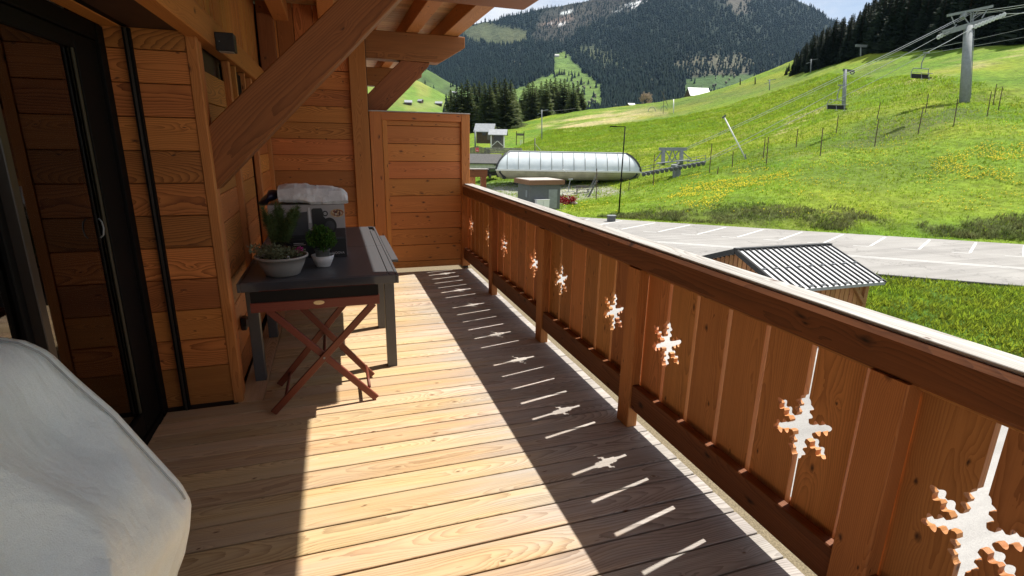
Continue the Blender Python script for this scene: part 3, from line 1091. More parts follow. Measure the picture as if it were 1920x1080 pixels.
def ridge_sample(RG, n, ulo, uhi):
    nv, nu = RG['U'].shape
    i = nrg.uniform(0, nv - 1.001, n)
    j = nrg.uniform(0, nu - 1.001, n)
    i0, j0 = i.astype(int), j.astype(int)
    fi, fj = (i - i0)[:, None], (j - j0)[:, None]

    def bl(A):
        A = A if A.ndim == 3 else A[..., None]
        return (A[i0, j0] * (1 - fi) + A[i0 + 1, j0] * fi) * (1 - fj) + (A[i0, j0 + 1] * (1 - fi) + A[i0 + 1, j0 + 1] * fi) * fj
    P, U, Vv = bl(RG['P']), bl(RG['U'])[:, 0], bl(RG['V'])[:, 0]
    k = (U > ulo) & (U < uhi)
    return P[k], U[k], Vv[k]


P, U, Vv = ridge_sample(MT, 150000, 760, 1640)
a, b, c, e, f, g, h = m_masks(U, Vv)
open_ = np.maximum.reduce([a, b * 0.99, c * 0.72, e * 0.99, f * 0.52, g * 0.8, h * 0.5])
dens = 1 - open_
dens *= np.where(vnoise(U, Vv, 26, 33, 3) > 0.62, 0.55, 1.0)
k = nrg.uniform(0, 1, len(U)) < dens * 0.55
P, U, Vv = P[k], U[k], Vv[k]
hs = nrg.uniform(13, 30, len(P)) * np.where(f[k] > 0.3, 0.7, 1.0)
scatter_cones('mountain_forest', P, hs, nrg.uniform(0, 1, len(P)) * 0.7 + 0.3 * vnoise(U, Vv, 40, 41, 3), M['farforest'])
# pale bare broadleaf trees among the conifers
P, U, Vv = ridge_sample(MT, 26000, 860, 1480)
a, b, c, e, f, g, h = m_masks(U, Vv)
w = 0.30 * c + 0.10 * (1 - b) * (Vv > 95) * sstep(0.5, 0.65, vnoise(U, Vv, 30, 51, 3)) + 0.25 * in_poly(U, Vv, [(1060, 150), (1140, 165), (1170, 210), (1090, 205)], 8)
k = nrg.uniform(0, 1, len(U)) < w * 0.7
P = P[k]
n = len(P)
hs = nrg.uniform(7, 15, n)
VV = np.zeros((n, 8, 3))
rot = nrg.uniform(0, 6.28, n)
for j in range(6):
    VV[:, j, 0] = P[:, 0] + np.cos(rot + j * 1.047) * hs * 0.42 * nrg.uniform(0.7, 1.2, n)
    VV[:, j, 1] = P[:, 1] + np.sin(rot + j * 1.047) * hs * 0.42 * nrg.uniform(0.7, 1.2, n)
    VV[:, j, 2] = P[:, 2] + hs * nrg.uniform(0.4, 0.75, n)
VV[:, 6] = P
VV[:, 7] = P
VV[:, 7, 2] += hs
Fs = [(j, (j + 1) % 6, 7) for j in range(6)] + [((j + 1) % 6, j, 6) for j in range(6)]
F = (np.array(Fs)[None] + 8 * np.arange(n)[:, None, None]).reshape(-1, 3)
tag(np_mesh('bare_woodland', VV.reshape(-1, 3), F, leafmat('bare_woodland_twigs', (0.10, 0.105, 0.06), (0.13, 0.115, 0.08), var=0.4, attr=True, trans=0), None, np.repeat(nrg.uniform(0, 1, n), 8)), kind='stuff')
# scattered trees on the pasture hills
P, U, Vv = ridge_sample(H2, 3500, 780, 900)
k = nrg.uniform(0, 1, len(U)) < 0.75 * sstep(0.5, 0.62, vnoise(U, Vv, 18, 6, 3))
scatter_cones('pasture_trees', P[k], nrg.uniform(7, 15, k.sum()), nrg.uniform(0, 1, k.sum()), M['farforest'])
P, U, Vv = ridge_sample(H1, 6000, 830, 960)
k = (Vv > 186) & (nrg.uniform(0, 1, len(U)) < 0.35)
scatter_cones('valley_wood', P[k], nrg.uniform(9, 17, k.sum()), nrg.uniform(0, 1, k.sum()), M['farforest'])
print('terrain done')
#PART2
# ================================================================== THE BALCONY
KSUN = 0.625
ROOT = {}


def thing(name, loc, label, cat, group=None):
    return empty(name, loc, label, cat, group)


# ---- deck
deck = empty('deck', (0.3, 2.5, 0), kind='structure')
y = -2.44
k = 0
PITCH = 0.145
y0 = 1.763 - PITCH * 29
for k in range(0, 64):
    yc = y0 + PITCH * k + PITCH / 2
    if yc > 6.62:
        break
    xl = -1.045 if yc < 3.36 else -0.515
    dz = rnd.uniform(-0.0012, 0.0012)
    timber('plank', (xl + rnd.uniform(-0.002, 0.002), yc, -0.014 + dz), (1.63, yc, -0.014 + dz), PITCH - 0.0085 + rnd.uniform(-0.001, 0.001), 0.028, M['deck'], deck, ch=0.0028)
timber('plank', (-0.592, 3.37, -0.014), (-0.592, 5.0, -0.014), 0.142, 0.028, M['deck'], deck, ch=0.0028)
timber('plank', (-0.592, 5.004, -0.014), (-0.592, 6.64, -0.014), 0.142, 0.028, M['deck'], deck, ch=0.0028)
mb = MB()
for xx in (-0.9, -0.3, 0.3, 0.9, 1.45):
    mb.box(xx - 0.03, xx + 0.03, -2.4, 6.62, -0.09, -0.029)
mb.build('joist', M['beam'], deck)
slab = MB()
slab.box(-1.3, 1.92, -2.6, 12.0, -0.34, -0.10)
slab.box(1.640, 1.92, -2.6, 12.0, -0.10, -0.040)
tag(slab.build('balcony_slab', M['concrete']), kind='structure')

# ---- house body, so that the place is closed from the side
hb = MB()
hb.box(-7.0, -6.8, -2.6, 6.9, -4, 4.2)
hb.box(-7.0, -1.3, -2.8, -2.6, -4, 4.2)
hb.box(-7.0, 0.36, 6.93, 7.05, -4, 2.9)
hb.box(-7.0, -1.3, -2.6, 6.9, -0.3, -0.1)
house = thing('chalet', (-3.5, 2, -4), 'timber chalet whose covered balcony fills the foreground', 'chalet')
hb.build('outer_wall', M['cabinwood'], house)
hc = MB()
hc.box(-6.8, -1.1, -2.6, 6.9, 2.6, 2.75)
hc.box(-3.4, -3.3, -2.6, 6.9, -0.1, 2.6)
hc.build('inner_wall', M['room'], house)
hd = MB()
hd.box(-1.3, -1.2, 3.42, 6.9, -4, 3.1)
hd.box(-1.3, 1.72, -2.6, 12.0, -4.1, -0.36)
hd.build('lower_wall', M['wallwhite'], house)

# ---- wall piece beside the door, facing the camera (y = 3.38)
w1 = thing('timber_wall', (-0.88, 3.38, 0), 'narrow brown plank wall between the glass door and the wall lamp corner', 'wall')
z = 0.012
edges = [0.012, 0.258, 0.436, 0.62, 0.805, 0.99, 1.172, 1.35, 1.523, 1.696, 1.864, 2.027, 2.13]
for a, b in zip(edges[:-1], edges[1:]):
    timber('plank', (-1.058, 3.395 + rnd.uniform(-0.0012, 0.0012), (a + b) / 2), (-0.688, 3.395, (a + b) / 2), 0.022, b - a - 0.004, M['wall'], w1, ch=0.003)
bk = MB()
bk.box(-1.20, -0.69, 3.408, 3.42, -0.05, 2.2)
bk.build('backing', M['darksoffit'], w1)
timber('corner_board', (-0.662, 3.405, 0.0), (-0.662, 3.405, 2.12), 0.052, 0.058, M['trim'], w1, up=(0, 1, 0), ch=0.004)
gr = thing('guide_rail', (-0.94, 3.37, 0), 'slim black vertical guide rail on the plank wall beside the glass door', 'guide rail')
g = MB()
g.box(-0.957, -0.925, 3.352, 3.384, 0.0, 2.12)
g.build('channel', M['black'], gr)
g = MB()
g.box(-0.946, -0.936, 3.346, 3.352, 0.0, 2.12)
g.build('slot', M['brownframe'], gr)

# ---- side wall of the niche (x = -0.67)
w2 = thing('timber_wall', (-0.67, 5.0, 0), 'long plank wall in shade behind the table and potted plants', 'wall')
edges = [0.012 + 0.178 * i for i in range(0, 12)]
XW = -0.682


def wallrun(ya, yb, zs, x=XW, mat='wall'):
    for a, b in zip(zs[:-1], zs[1:]):
        timber('plank', (x + rnd.uniform(-0.0015, 0.0015), ya, (a + b) / 2), (x, yb, (a + b) / 2), 0.022, b - a - 0.004, M[mat], w2, ch=0.003)


wallrun(3.43, 4.30, edges)
wallrun(4.37, 5.42, edges[:12], XW - 0.02)
wallrun(5.50, 6.64, edges)
bk = MB()
bk.box(-0.74, -0.71, 3.42, 4.42, -0.05, 3.1)
bk.box(-0.74, -0.715, 5.02, 6.66, -0.05, 3.1)
bk.box(-0.74, -0.715, 4.42, 5.02, -0.05, 1.83)
bk.box(-0.74, -0.715, 4.42, 5.02, 2.10, 3.1)
bk.build('backing', M['darksoffit'], w2)
for yy, wd, zt in ((4.335, 0.07, 2.10), (5.46, 0.075, 2.10), (6.60, 0.07, 2.10)):
    timber('trim_board', (-0.655, yy, 0.0), (-0.655, yy, zt), 0.045, wd, M['trim'], w2, up=(0, 1, 0), ch=0.004)
timber('trim_board', (-0.660, 3.50, 0.0), (-0.660, 3.50, 2.10), 0.03, 0.10, M['trim'], w2, up=(0, 1, 0), ch=0.004)
# shade of a high recess put into the colour of a flat sheet
vo = MB()
vo.box(-0.669, -0.662, 4.60, 5.02, 1.86, 2.075)
vo.build('opening_dark', M['black'], w2)
timber('opening_frame', (-0.655, 4.585, 1.80), (-0.655, 4.585, 2.10), 0.05, 0.035, M['trim'], w2, up=(0, 1, 0))
timber('opening_frame', (-0.655, 5.035, 1.80), (-0.655, 5.035, 2.10), 0.05, 0.035, M['trim'], w2, up=(0, 1, 0))
# girt beam and the narrow upright boards above it
timber('girt_beam', (-0.645, -2.5, 2.178), (-0.645, 6.64, 2.178), 0.09, 0.15, M['trim'], w2, ch=0.006)
timber('girt_beam', (-0.665, -2.5, 2.277), (-0.665, 6.64, 2.277), 0.06, 0.044, M['wall'], w2, ch=0.004)
yy = -2.4
while yy < 6.6:
    wd = 0.19 if yy < 3.3 else rnd.choice((0.085, 0.095, 0.105))
    timber('upright_board', (-0.69 + rnd.uniform(-0.004, 0.004), yy + wd / 2, 2.30), (-0.69, yy + wd / 2, 3.02), 0.03, wd - 0.006, M['trim'], w2, up=(0, 1, 0), ch=0.004)
    yy += wd
# soffit over the door
timber('soffit_board', (-1.01, -2.5, 2.135), (-1.01, 3.40, 2.135), 0.088, 0.02, M['trim'], w2)
s = MB()
s.box(-0.966, -0.930, -2.5, 3.40, 2.13, 2.145)
s.build('blind_slot', M['black'], w2)
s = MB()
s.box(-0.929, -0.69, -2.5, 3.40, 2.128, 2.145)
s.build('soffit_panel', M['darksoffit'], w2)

# ---- back wall (y = 6.65)
w3 = thing('timber_wall', (-0.15, 6.66, 0), 'plank wall closing the far end of the balcony behind the carton box', 'wall')
edges = [0.002] + [1.954 - 0.178 * i for i in range(10, -1, -1)] + [2.132, 2.33]
for a, b in zip(edges[:-1], edges[1:]):
    timber('plank', (-0.665, 6.665 + rnd.uniform(-0.0015, 0.0015), (a + b) / 2), (0.245, 6.665, (a + b) / 2), 0.022, b - a - 0.004, M['wall'], w3, up=(0, 0, 1), ch=0.003)
bk = MB()
bk.box(-0.70, 0.44, 6.678, 6.70, -0.05, 2.95)
bk.build('backing', M['darksoffit'], w3)
timber('upright_post', (0.335, 6.63, 0.0), (0.335, 6.63, 2.80), 0.185, 0.08, M['trim'], w3, up=(0, 1, 0), ch=0.005)
xx = -0.66
for wd in (0.19, 0.17, 0.20, 0.18, 0.165):
    timber('upright_board', (xx + wd / 2, 6.655, 2.335), (xx + wd / 2, 6.655, 2.98), wd - 0.005, 0.03, M['wall'], w3, up=(0, 1, 0), ch=0.004)
    xx += wd
timber('upright_post', (-0.57, 6.60, 2.10), (-0.57, 6.60, 2.85), 0.16, 0.09, M['beam'], w3, up=(0, 1, 0), ch=0.005)

# ---- privacy screen (y = 6.6)
ps = thing('privacy_screen', (1.03, 6.62, 0), 'freestanding plank privacy screen between the back wall and the railing', 'screen')
timber('frame_post', (0.505, 6.63, 0.03), (0.505, 6.63, 1.915), 0.135, 0.07, M['panel'], ps, up=(0, 1, 0), ch=0.004)
timber('frame_post', (0.605, 6.632, 0.03), (0.605, 6.632, 1.83), 0.055, 0.06, M['panel'], ps, up=(0, 1, 0), ch=0.004)
timber('frame_post', (1.572, 6.63, 0.03), (1.572, 6.63, 1.915), 0.105, 0.08, M['panel'], ps, up=(0, 1, 0), ch=0.004)
timber('top_rail', (0.573, 6.63, 1.870), (1.519, 6.63, 1.870), 0.07, 0.09, M['panel'], ps, ch=0.004)
timber('cap_board', (0.43, 6.63, 1.922), (1.63, 6.63, 1.922), 0.10, 0.012, M['railtop'], ps, ch=0.002)
edges = [0.03, 0.116, 0.325, 0.529, 0.735, 0.94, 1.147, 1.354, 1.559, 1.766, 1.826]
for a, b in zip(edges[:-1], edges[1:]):
    timber('plank', (0.633, 6.645 + rnd.uniform(-0.002, 0.002), (a + b) / 2), (1.519, 6.645, (a + b) / 2), 0.022, b - a - 0.005, M['panel'], ps, ch=0.004)
for fx in (1.54, 0.48):
    pf = MB()
    pf.box(fx, fx + 0.06, 6.60, 6.66, 0.0, 0.03)
    pf.build('foot', M['rubber'], ps)
pf = MB()
pf.box(0.634, 1.518, 6.658, 6.668, 0.035, 1.90)
pf.build('light_stop_sheet', M['cabinwood'], ps)  # unseen sheet added so no light comes through the plank gaps

# ---- railing with snowflake cut-outs
rl = thing('balcony_railing', (1.58, 2.5, 0), 'brown wooden balcony railing with snowflake cut-outs along the deck', 'railing')
XB = 1.60
PC = [-3.30, -1.86, -0.42, 1.02, 2.47, 3.87, 5.325, 6.70]
timber('handrail', (1.583, -2.4, 1.009), (1.583, 6.59, 1.009), 0.105, 0.128, M['rail'], rl, ch=0.016)
timber('handrail_cap', (1.607, -2.4, 1.0795), (1.607, 6.59, 1.0795), 0.108, 0.012, M['railtop'], rl, ch=0.002)
for pc in PC[1:-1]:
    timber('post', (1.565, pc, 0.0), (1.565, pc, 0.944), 0.066, 0.122, M['post'], rl, up=(0, 1, 0), ch=0.005)
for a, b in zip(PC[:-1], PC[1:]):
    ya, yb = max(a + 0.0615, -2.4), min(b - 0.0615, 6.595)
    if yb > ya + 0.05:
        timber('bottom_rail', (1.569, ya, 0.194), (1.569, yb, 0.194), 0.046, 0.147, M['rail'], rl, ch=0.004)
timber('outer_rail', (1.641, -2.4, 0.185), (1.641, 6.59, 0.185), 0.022, 0.132, M['rail'], rl, ch=0.003)


timber('batten', (1.588, -2.4, 0.934), (1.588, 6.59, 0.934), 0.022, 0.020, M['board'], rl, ch=0.003)


def half_flake(sign, cy):
    """Outline (y-offset, z) of half a snowflake cut into a board's edge, from below to above."""
    pts = []
    arms = [-math.pi / 3, 0.0, math.pi / 3]
    L = 0.118
    prof = [(0.034, 0.0155), (0.048, 0.0125), (0.0525, 0.0185), (0.056, 0.0245), (0.061, 0.0275), (0.066, 0.026), (0.070, 0.0205), (0.073, 0.0120), (0.082, 0.0110), (0.085, 0.0185), (0.089, 0.0245), (0.0935, 0.027), (0.098, 0.0245), (0.102, 0.018), (0.105, 0.0115), (0.113, 0.0105), (0.119, 0.008), (0.1235, 0.004), (0.125, 0.0)]
    pts += [(w, cy - d) for d, w in reversed(prof)]
    for a in (-math.pi / 6, math.pi / 6):
        ca, sa = math.cos(a), math.sin(a)
        lower = [(d * ca + w * sa, d * sa - w * ca) for d, w in prof]
        upper = [(d * ca - w * sa, d * sa + w * ca) for d, w in reversed(prof[:-1])]
        pts += [(max(p[0], 0.0006), p[1] + cy) for p in lower + upper]
    pts += [(w, cy + d) for d, w in prof]
    return [(sign * p, q) for p, q in pts]


def rail_board(ya, yb, left_flake, right_flake, z0=0.128, z1=0.944, cz=0.588):
    """One upright board; its edges carry half a snowflake where asked. Local X is up (grain), local Y along the railing."""
    mid = (ya + yb) / 2
    a, b = ya - mid, yb - mid
    poly = [(a, z0), (b, z0)]
    if right_flake is not None:
        poly += [(right_flake - mid + p, q) for p, q in half_flake(-1, cz)] if False else [(b + p, q) for p, q in half_flake(-1, cz)]
    poly += [(b, z1), (a, z1)]
    if left_flake is not None:
        poly += [(a + p, q) for p, q in reversed(half_flake(1, cz))]
    t = 0.026
    mb = MB()
    mb.prism(poly, lambda p, q, d: (q, p, d), 0.0, t)
    me = mb.mesh('rail_board')
    me.materials.append(M['board'])
    # local X -> world Z, local Y -> world Y, local Z -> world -X
    mw = Matrix(((0, 0, -1, XB + t + rnd.uniform(0, 0.003)), (0, 1, 0, mid), (1, 0, 0, 0), (0, 0, 0, 1)))
    link('upright_board', me, None, rl, mw)


joints = []
for i, pc in enumerate(PC[:-1]):
    nx = PC[i + 1]
    joints += [(pc - 0.045, 0), (pc + 0.10, 0), (pc + 0.315, 1)]
    rest = nx - 0.26 - (pc + 0.315)
    for q in range(1, 4):
        joints.append((pc + 0.315 + rest * q / 4, 0))
    joints.append((nx - 0.26, 1))
joints = [j for j in joints if -2.45 < j[0] < 6.58] + [(6.585, 0)]
gaps = [rnd.choice((0.021, 0.023, 0.025)) if j[1] else rnd.choice((0.017, 0.019, 0.021, 0.023, 0.025)) for j in joints]
for i in range(len(joints) - 1):
    (ya, fa), (yb, fb) = joints[i], joints[i + 1]
    if ya < 2.1 and yb > 0.4:
        gaps[i] = max(gaps[i], 0.030)
    rail_board(ya + gaps[i] / 2, yb - gaps[i + 1] / 2, ya if fa else None, yb if fb else None)

# ---- braces, trusses, purlins, roof boards
rf = thing('roof_overhang', (0.8, 3.7, 2.8), 'wooden roof overhang with beams and boarded underside over the balcony', 'roof')


def poly_beam(name, pts, y0_, y1_, mat, parent, along, ch=None):
    """Timber of polygonal outline in the x-z plane between y0_ and y1_; along: (p0, p1) grain direction."""
    p0, p1 = Vector((along[0][0], 0, along[0][1])), Vector((along[1][0], 0, along[1][1]))
    d = (p1 - p0).normalized()
    s = Vector((0, 1, 0))
    u = d.cross(s)
    mid = (y0_ + y1_) / 2
    mw = Matrix(((d.x, s.x, u.x, p0.x), (d.y, s.y, u.y, mid), (d.z, s.z, u.z, p0.z), (0, 0, 0, 1)))
    inv = mw.inverted()
    mb = MB()
    mb.prism(pts, lambda a, b, q: tuple(inv @ Vector((a, q, b))), y0_, y1_)
    me = mb.mesh(name)
    o = link(name, me, M[mat], parent, mw)
    bv = o.modifiers.new('edge', 'BEVEL')
    bv.width = 0.006
    bv.segments = 1
    return o


BZ = 2.505
poly_beam('tie_beam', [(-0.72, BZ), (1.36, BZ), (1.60, 2.66), (1.60, 2.795), (-0.72, 2.795)], 3.56, 3.915, 'beam', rf, ((-0.72, 2.6), (1.5, 2.6)))
poly_beam('tie_beam', [(0.20, BZ), (1.29, BZ - 0.01), (1.60, 2.68), (1.60, 2.80), (0.20, 2.80)], 6.71, 6.93, 'beam', rf, ((0.2, 2.6), (1.5, 2.6)))
poly_beam('tie_beam', [(0.20, BZ), (1.29, BZ - 0.01), (1.60, 2.68), (1.60, 2.80), (0.20, 2.80)], 10.0, 10.22, 'beam', rf, ((0.2, 2.6), (1.5, 2.6)))
br1 = thing('brace_beam', (-0.66, 3.6, 1.3), 'big diagonal brown brace beam rising from the side wall to the roof', 'beam')
poly_beam('brace', [(-0.655, 1.297), (-0.655, 1.655), (0.235, 2.500), (0.536, 2.500)], 3.475, 3.70, 'beam', br1, ((-0.655, 1.45), (0.4, 2.5)))
br2 = thing('brace_beam', (0.45, 6.8, 1.8), 'smaller diagonal brace beam above the privacy screen at the far end', 'beam')
poly_beam('brace', [(0.42, 1.74), (0.42, 2.09), (0.84, 2.500), (1.175, 2.492), (1.16, 2.45), (0.925, 2.20), (0.645, 1.93), (0.475, 1.74)], 6.73, 6.91, 'beam', br2, ((0.45, 1.9), (1.1, 2.5)))
br3 = thing('brace_beam', (0.45, 10.1, 1.8), 'farthest diagonal brace beam seen beyond the smaller brace', 'beam')
poly_beam('brace', [(0.42, 1.74), (0.42, 2.09), (0.84, 2.500), (1.175, 2.492), (1.16, 2.45), (0.925, 2.20), (0.645, 1.93), (0.475, 1.74)], 10.02, 10.20, 'beam', br3, ((0.45, 1.9), (1.1, 2.5)))
for xx, wd in ((-0.42, 0.15), (0.03, 0.15), (0.50, 0.15), (0.975, 0.145), (1.437, 0.185)):
    timber('purlin', (xx, -2.4, 2.892), (xx, 12.0, 2.892), wd, 0.175, M['trim'], rf, ch=0.005)
yy = -2.4
while yy < 12.0:
    wd = 0.118
    timber('roof_board', (-0.75, yy + wd / 2, 2.994 + rnd.uniform(-0.002, 0.002)), (1.54, yy + wd / 2, 2.994), wd - 0.006, 0.024, M['roofboard'], rf, ch=0.004)
    yy += wd
tp = MB()
tp.box(-1.5, 1.545, -2.45, 12.05, 3.01, 3.06)
tp.build('roof_deck', M['slate'], rf)
# the facade beyond the screen
w4 = thing('timber_wall', (0.40, 9.0, 0), 'neighbouring plank facade running away beyond the privacy screen', 'wall')
for i in range(15):
    timber('plank', (0.385, 6.95, -0.2 + 0.2 * i + 0.1), (0.385, 12.0, -0.2 + 0.2 * i + 0.1), 0.03, 0.196, M['wall'], w4, ch=0.004)

# neighbour's balcony corner
nb = thing('balcony_railing', (3.0, 12.0, 0), 'corner of the neighbouring wooden balcony just past the privacy screen', 'railing')
timber('handrail', (1.8, 12.05, 0.90), (3.37, 12.05, 0.90), 0.14, 0.17, M['rail'], nb)
timber('handrail_cap', (1.8, 12.05, 0.993), (3.40, 12.05, 0.993), 0.19, 0.014, M['railtop'], nb)
timber('post', (3.29, 12.05, -0.2), (3.29, 12.05, 0.813), 0.12, 0.10, M['rail'], nb, up=(0, 1, 0))
for i in range(6):
    timber('upright_board', (1.9 + 0.22 * i, 12.07, 0.0), (1.9 + 0.22 * i, 12.07, 0.813), 0.21, 0.03, M['board'], nb, up=(0, 1, 0))
ns = MB()
ns.box(1.75, 3.42, 11.9, 14.5, -0.35, -0.1)
ns.build('floor_slab', M['wallwhite'], nb)
nbw = thing('chalet', (1.2, 14, -4), 'neighbouring chalet part behind the privacy screen, mostly hidden', 'chalet')
m_ = MB()
m_.box(-4.0, 1.75, 12.2, 15.0, -4.0, 0.9)
m_.build('outer_wall', M['wallwhite'], nbw)

# ---- glass door
dr = thing('glass_door', (-1.07, 2.2, 0), 'tall dark framed sliding glass door on the left side', 'door')


def fr_box(name, x0, x1, y0_, y1_, z0, z1, mat='black', par=None):
    mb = MB()
    mb.box(x0, x1, y0_, y1_, z0, z1)
    o = mb.build(name, M[mat], par or dr)
    b = o.modifiers.new('edge', 'BEVEL')
    b.width = 0.003
    return o


fr_box('jamb', -1.13, -1.045, 3.30, 3.384, 0.0, 2.12)
fr_box('head_rail', -1.13, -1.05, -2.5, 3.298, 2.045, 2.12)
fr_box('sill', -1.13, -1.05, -2.5, 3.298, -0.01, 0.035)
lf = [(2.30, 3.295, -1.082), (1.15, 2.315, -1.118), (0.0, 1.16, -1.082), (-1.2, 0.01, -1.118), (-2.4, -1.19, -1.082)]
for i, (a, b, xx) in enumerate(lf):
    fr_box('stile', xx - 0.022, xx + 0.022, b - (0.24 if i == 0 else 0.055), b, 0.04, 2.04)
    fr_box('stile', xx - 0.022, xx + 0.022, a, a + 0.05, 0.04, 2.04, 'brownframe')
    hi = b - (0.24 if i == 0 else 0.055)
    fr_box('top_rail', xx - 0.022, xx + 0.022, a + 0.051, hi - 0.001, 1.975, 2.04)
    fr_box('bottom_rail', xx - 0.022, xx + 0.022, a + 0.051, hi - 0.001, 0.04, 0.16)
    mb = MB()
    mb.box(xx - 0.006, xx + 0.006, a + 0.048, hi + 0.003, 0.157, 1.978)
    mb.build('pane', M['glass'], dr)
    if i == 0:
        fr_box('gasket', xx + 0.006, xx + 0.016, hi - 0.02, hi - 0.001, 0.161, 1.974, 'gasket')
mb = MB()
mb.tube([(-1.052, 2.93, 1.225), (-1.040, 2.925, 1.21), (-1.036, 2.922, 1.18), (-1.040, 2.918, 1.15), (-1.052, 2.913, 1.137)], 0.0035, 6)
mb.build('handle', M['steel'], dr, True)
cu = MB()
ny = 46
for j, zz in enumerate((0.03, 2.1)):
    for i in range(ny):
        yy = 2.55 + 0.72 * i / (ny - 1)
        cu.v.append((-1.30 + 0.035 * math.sin(i * 1.15) + 0.01 * math.sin(i * 2.9), yy, zz))
cu.f = [(i, i + 1, ny + i + 1, ny + i) for i in range(ny - 1)]
co = cu.build('curtain', M['curtain'], None, True)
tag(co, 'brown curtain hanging inside behind the glass door', 'curtain')
sm = co.modifiers.new('cloth', 'SOLIDIFY')
sm.thickness = 0.004

# ---- lamp and socket
lp = thing('wall_lamp', (-0.6, 3.92, 2.14), 'black cube wall lamp high on the beam above the plank wall', 'lamp')
mb = MB()
mb.box(-0.599, -0.478, 3.62, 3.735, 2.085, 2.200)
mb = MB()
LX0, LX1, LY0, LY1, LZ0, LZ1 = -0.599, -0.500, 3.70, 3.80, 2.085, 2.185
mb.box(LX0, LX1, LY0, LY1, LZ0, LZ1)
o = mb.build('housing', M['lampblack'], lp)
b = o.modifiers.new('edge', 'BEVEL')
b.width = 0.003
mb = MB()
mb.box(LX0 + 0.012, LX1 - 0.012, LY0 + 0.012, LY1 - 0.012, LZ0 - 0.003, LZ0 - 0.0005)
mb.build('diffuser', M['diffuser'], lp)
mb = MB()
mb.lathe([(0.0, 0.0), (0.003, 0.0), (0.003, 0.002), (0, 0.002)], (0, 0, 0), 8)
o = mb.build('screw', M['steel'], lp, mw=Matrix.Translation((LX0 + 0.022, LY0 - 0.0005, LZ0 + 0.05)) @ Euler((R(90), 0, 0)).to_matrix().to_4x4())
so = thing('power_socket', (-0.64, 3.86, 0.36), 'small outdoor power socket low on the plank wall behind the tray table', 'socket')
mb = MB()
mb.box(-0.670, -0.635, 3.80, 3.87, 0.325, 0.415)
o = mb.build('housing', M['plastic'], so)
b = o.modifiers.new('edge', 'BEVEL')
b.width = 0.006
mb = MB()
mb.box(-0.634, -0.618, 3.795, 3.875, 0.352, 0.405)
mb.build('flap', M['steel'], so)
mb = MB()
mb.tube([(-0.62, 3.86, 0.35), (-0.60, 3.93, 0.33), (-0.62, 4.02, 0.36), (-0.655, 4.10, 0.30), (-0.66, 4.12, 0.03)], 0.006, 6)
mb.build('cable', M['plastic'], so)

# ---- dark table
tb = thing('garden_table', (-0.1, 4.6, 0), 'dark grey aluminium extending table against the plank wall', 'table')


def bx(name, x0, x1, y0_, y1_, z0, z1, mat, par, bev=0.003):
    mb = MB()
    mb.box(x0, x1, y0_, y1_, z0, z1)
    o = mb.build(name, M[mat], par)
    if bev:
        b = o.modifiers.new('edge', 'BEVEL')
        b.width = bev
        b.segments = 2
    return o


TZ = 0.72
bx('top_slab', -0.600, 0.305, 3.565, 4.618, TZ - 0.022, TZ, 'alu', tb)
bx('top_slab', -0.600, 0.305, 4.622, 5.70, TZ - 0.022, TZ, 'alu', tb)
bx('edge_strip', 0.310, 0.352, 3.565, 4.618, TZ - 0.022, TZ, 'alu', tb)
bx('edge_strip', 0.310, 0.352, 4.622, 5.44, TZ - 0.022, TZ, 'alu', tb)
bx('side_rail', 0.356, 0.374, 3.545, 5.70, TZ - 0.060, TZ - 0.002, 'alu', tb)
bx('side_rail', -0.622, -0.604, 3.545, 5.70, TZ - 0.060, TZ - 0.002, 'alu', tb)
bx('end_rail', -0.603, 0.355, 3.545, 3.563, TZ - 0.060, TZ - 0.002, 'alu', tb)
bx('end_rail', -0.603, 0.355, 5.702, 5.72, TZ - 0.060, TZ - 0.002, 'alu', tb)
bx('slide_leaf', 0.378, 0.430, 4.07, 5.17, TZ - 0.030, TZ - 0.008, 'alu', tb)
for lx in (-0.565, 0.318):
    for ly in (3.70, 4.56, 5.62):
        bx('leg', lx - 0.034, lx + 0.034, ly - 0.034, ly + 0.034, 0.0, TZ - 0.0605 if ly < 5 else TZ - 0.023, 'alu', tb)

# ---- folding butler's tray in red stained wood
tt = thing('tray_table', (-0.14, 3.35, 0), 'folding red wood tray table on crossed legs in front of the dark table', 'tray table')
TY0, TY1, TX0, TX1 = 3.13, 3.515, -0.492, 0.212
timber('front_rim', (TX0, TY0 + 0.008, 0.676), (TX1, TY0 + 0.008, 0.676), 0.016, 0.056, M['mahogany'], tt)
bx('black_strip', TX0 + 0.004, TX1 - 0.004, TY0 + 0.004, TY0 + 0.014, 0.7045, 0.768, 'traybase', tt, 0)  # flat black strip standing above the front rim
timber('back_rim', (TX0, TY1 - 0.008, 0.664), (TX1, TY1 - 0.008, 0.664), 0.016, 0.022, M['mahogany'], tt)
for xx in (TX0 + 0.008, TX1 - 0.008):
    mb = MB()
    mb.prism([(TY0 + 0.017, 0.653), (TY1 - 0.017, 0.653), (TY1 - 0.017, 0.676), (TY0 + 0.017, 0.704)], lambda a, b, d: (d, a, b), xx - 0.008, xx + 0.008)
    mb.build('side_rim', M['mahogany'], tt)
bx('tray_floor', TX0 + 0.017, TX1 - 0.017, TY0 + 0.017, TY1 - 0.017, 0.655, 0.663, 'traybase', tt, 0)
mb = MB()
mb.lathe([(0.0, 0.0), (0.03, 0.0), (0.03, 0.002), (0.0, 0.002)], (0, 0, 0), 20)
mb.build('badge', M['brass'], tt, mw=Matrix.Translation((-0.13, TY0 - 0.0005, 0.684)) @ Euler((R(90), 0, 0)).to_matrix().to_4x4() @ Matrix.Diagonal((1, 0.42, 1, 1)))


def leg(p0, p1):
    timber('leg', p0, p1, 0.020, 0.040, M['mahogany'], tt, up=(0, 1, 0.001) if False else (0, 0, 1), ch=0.003)


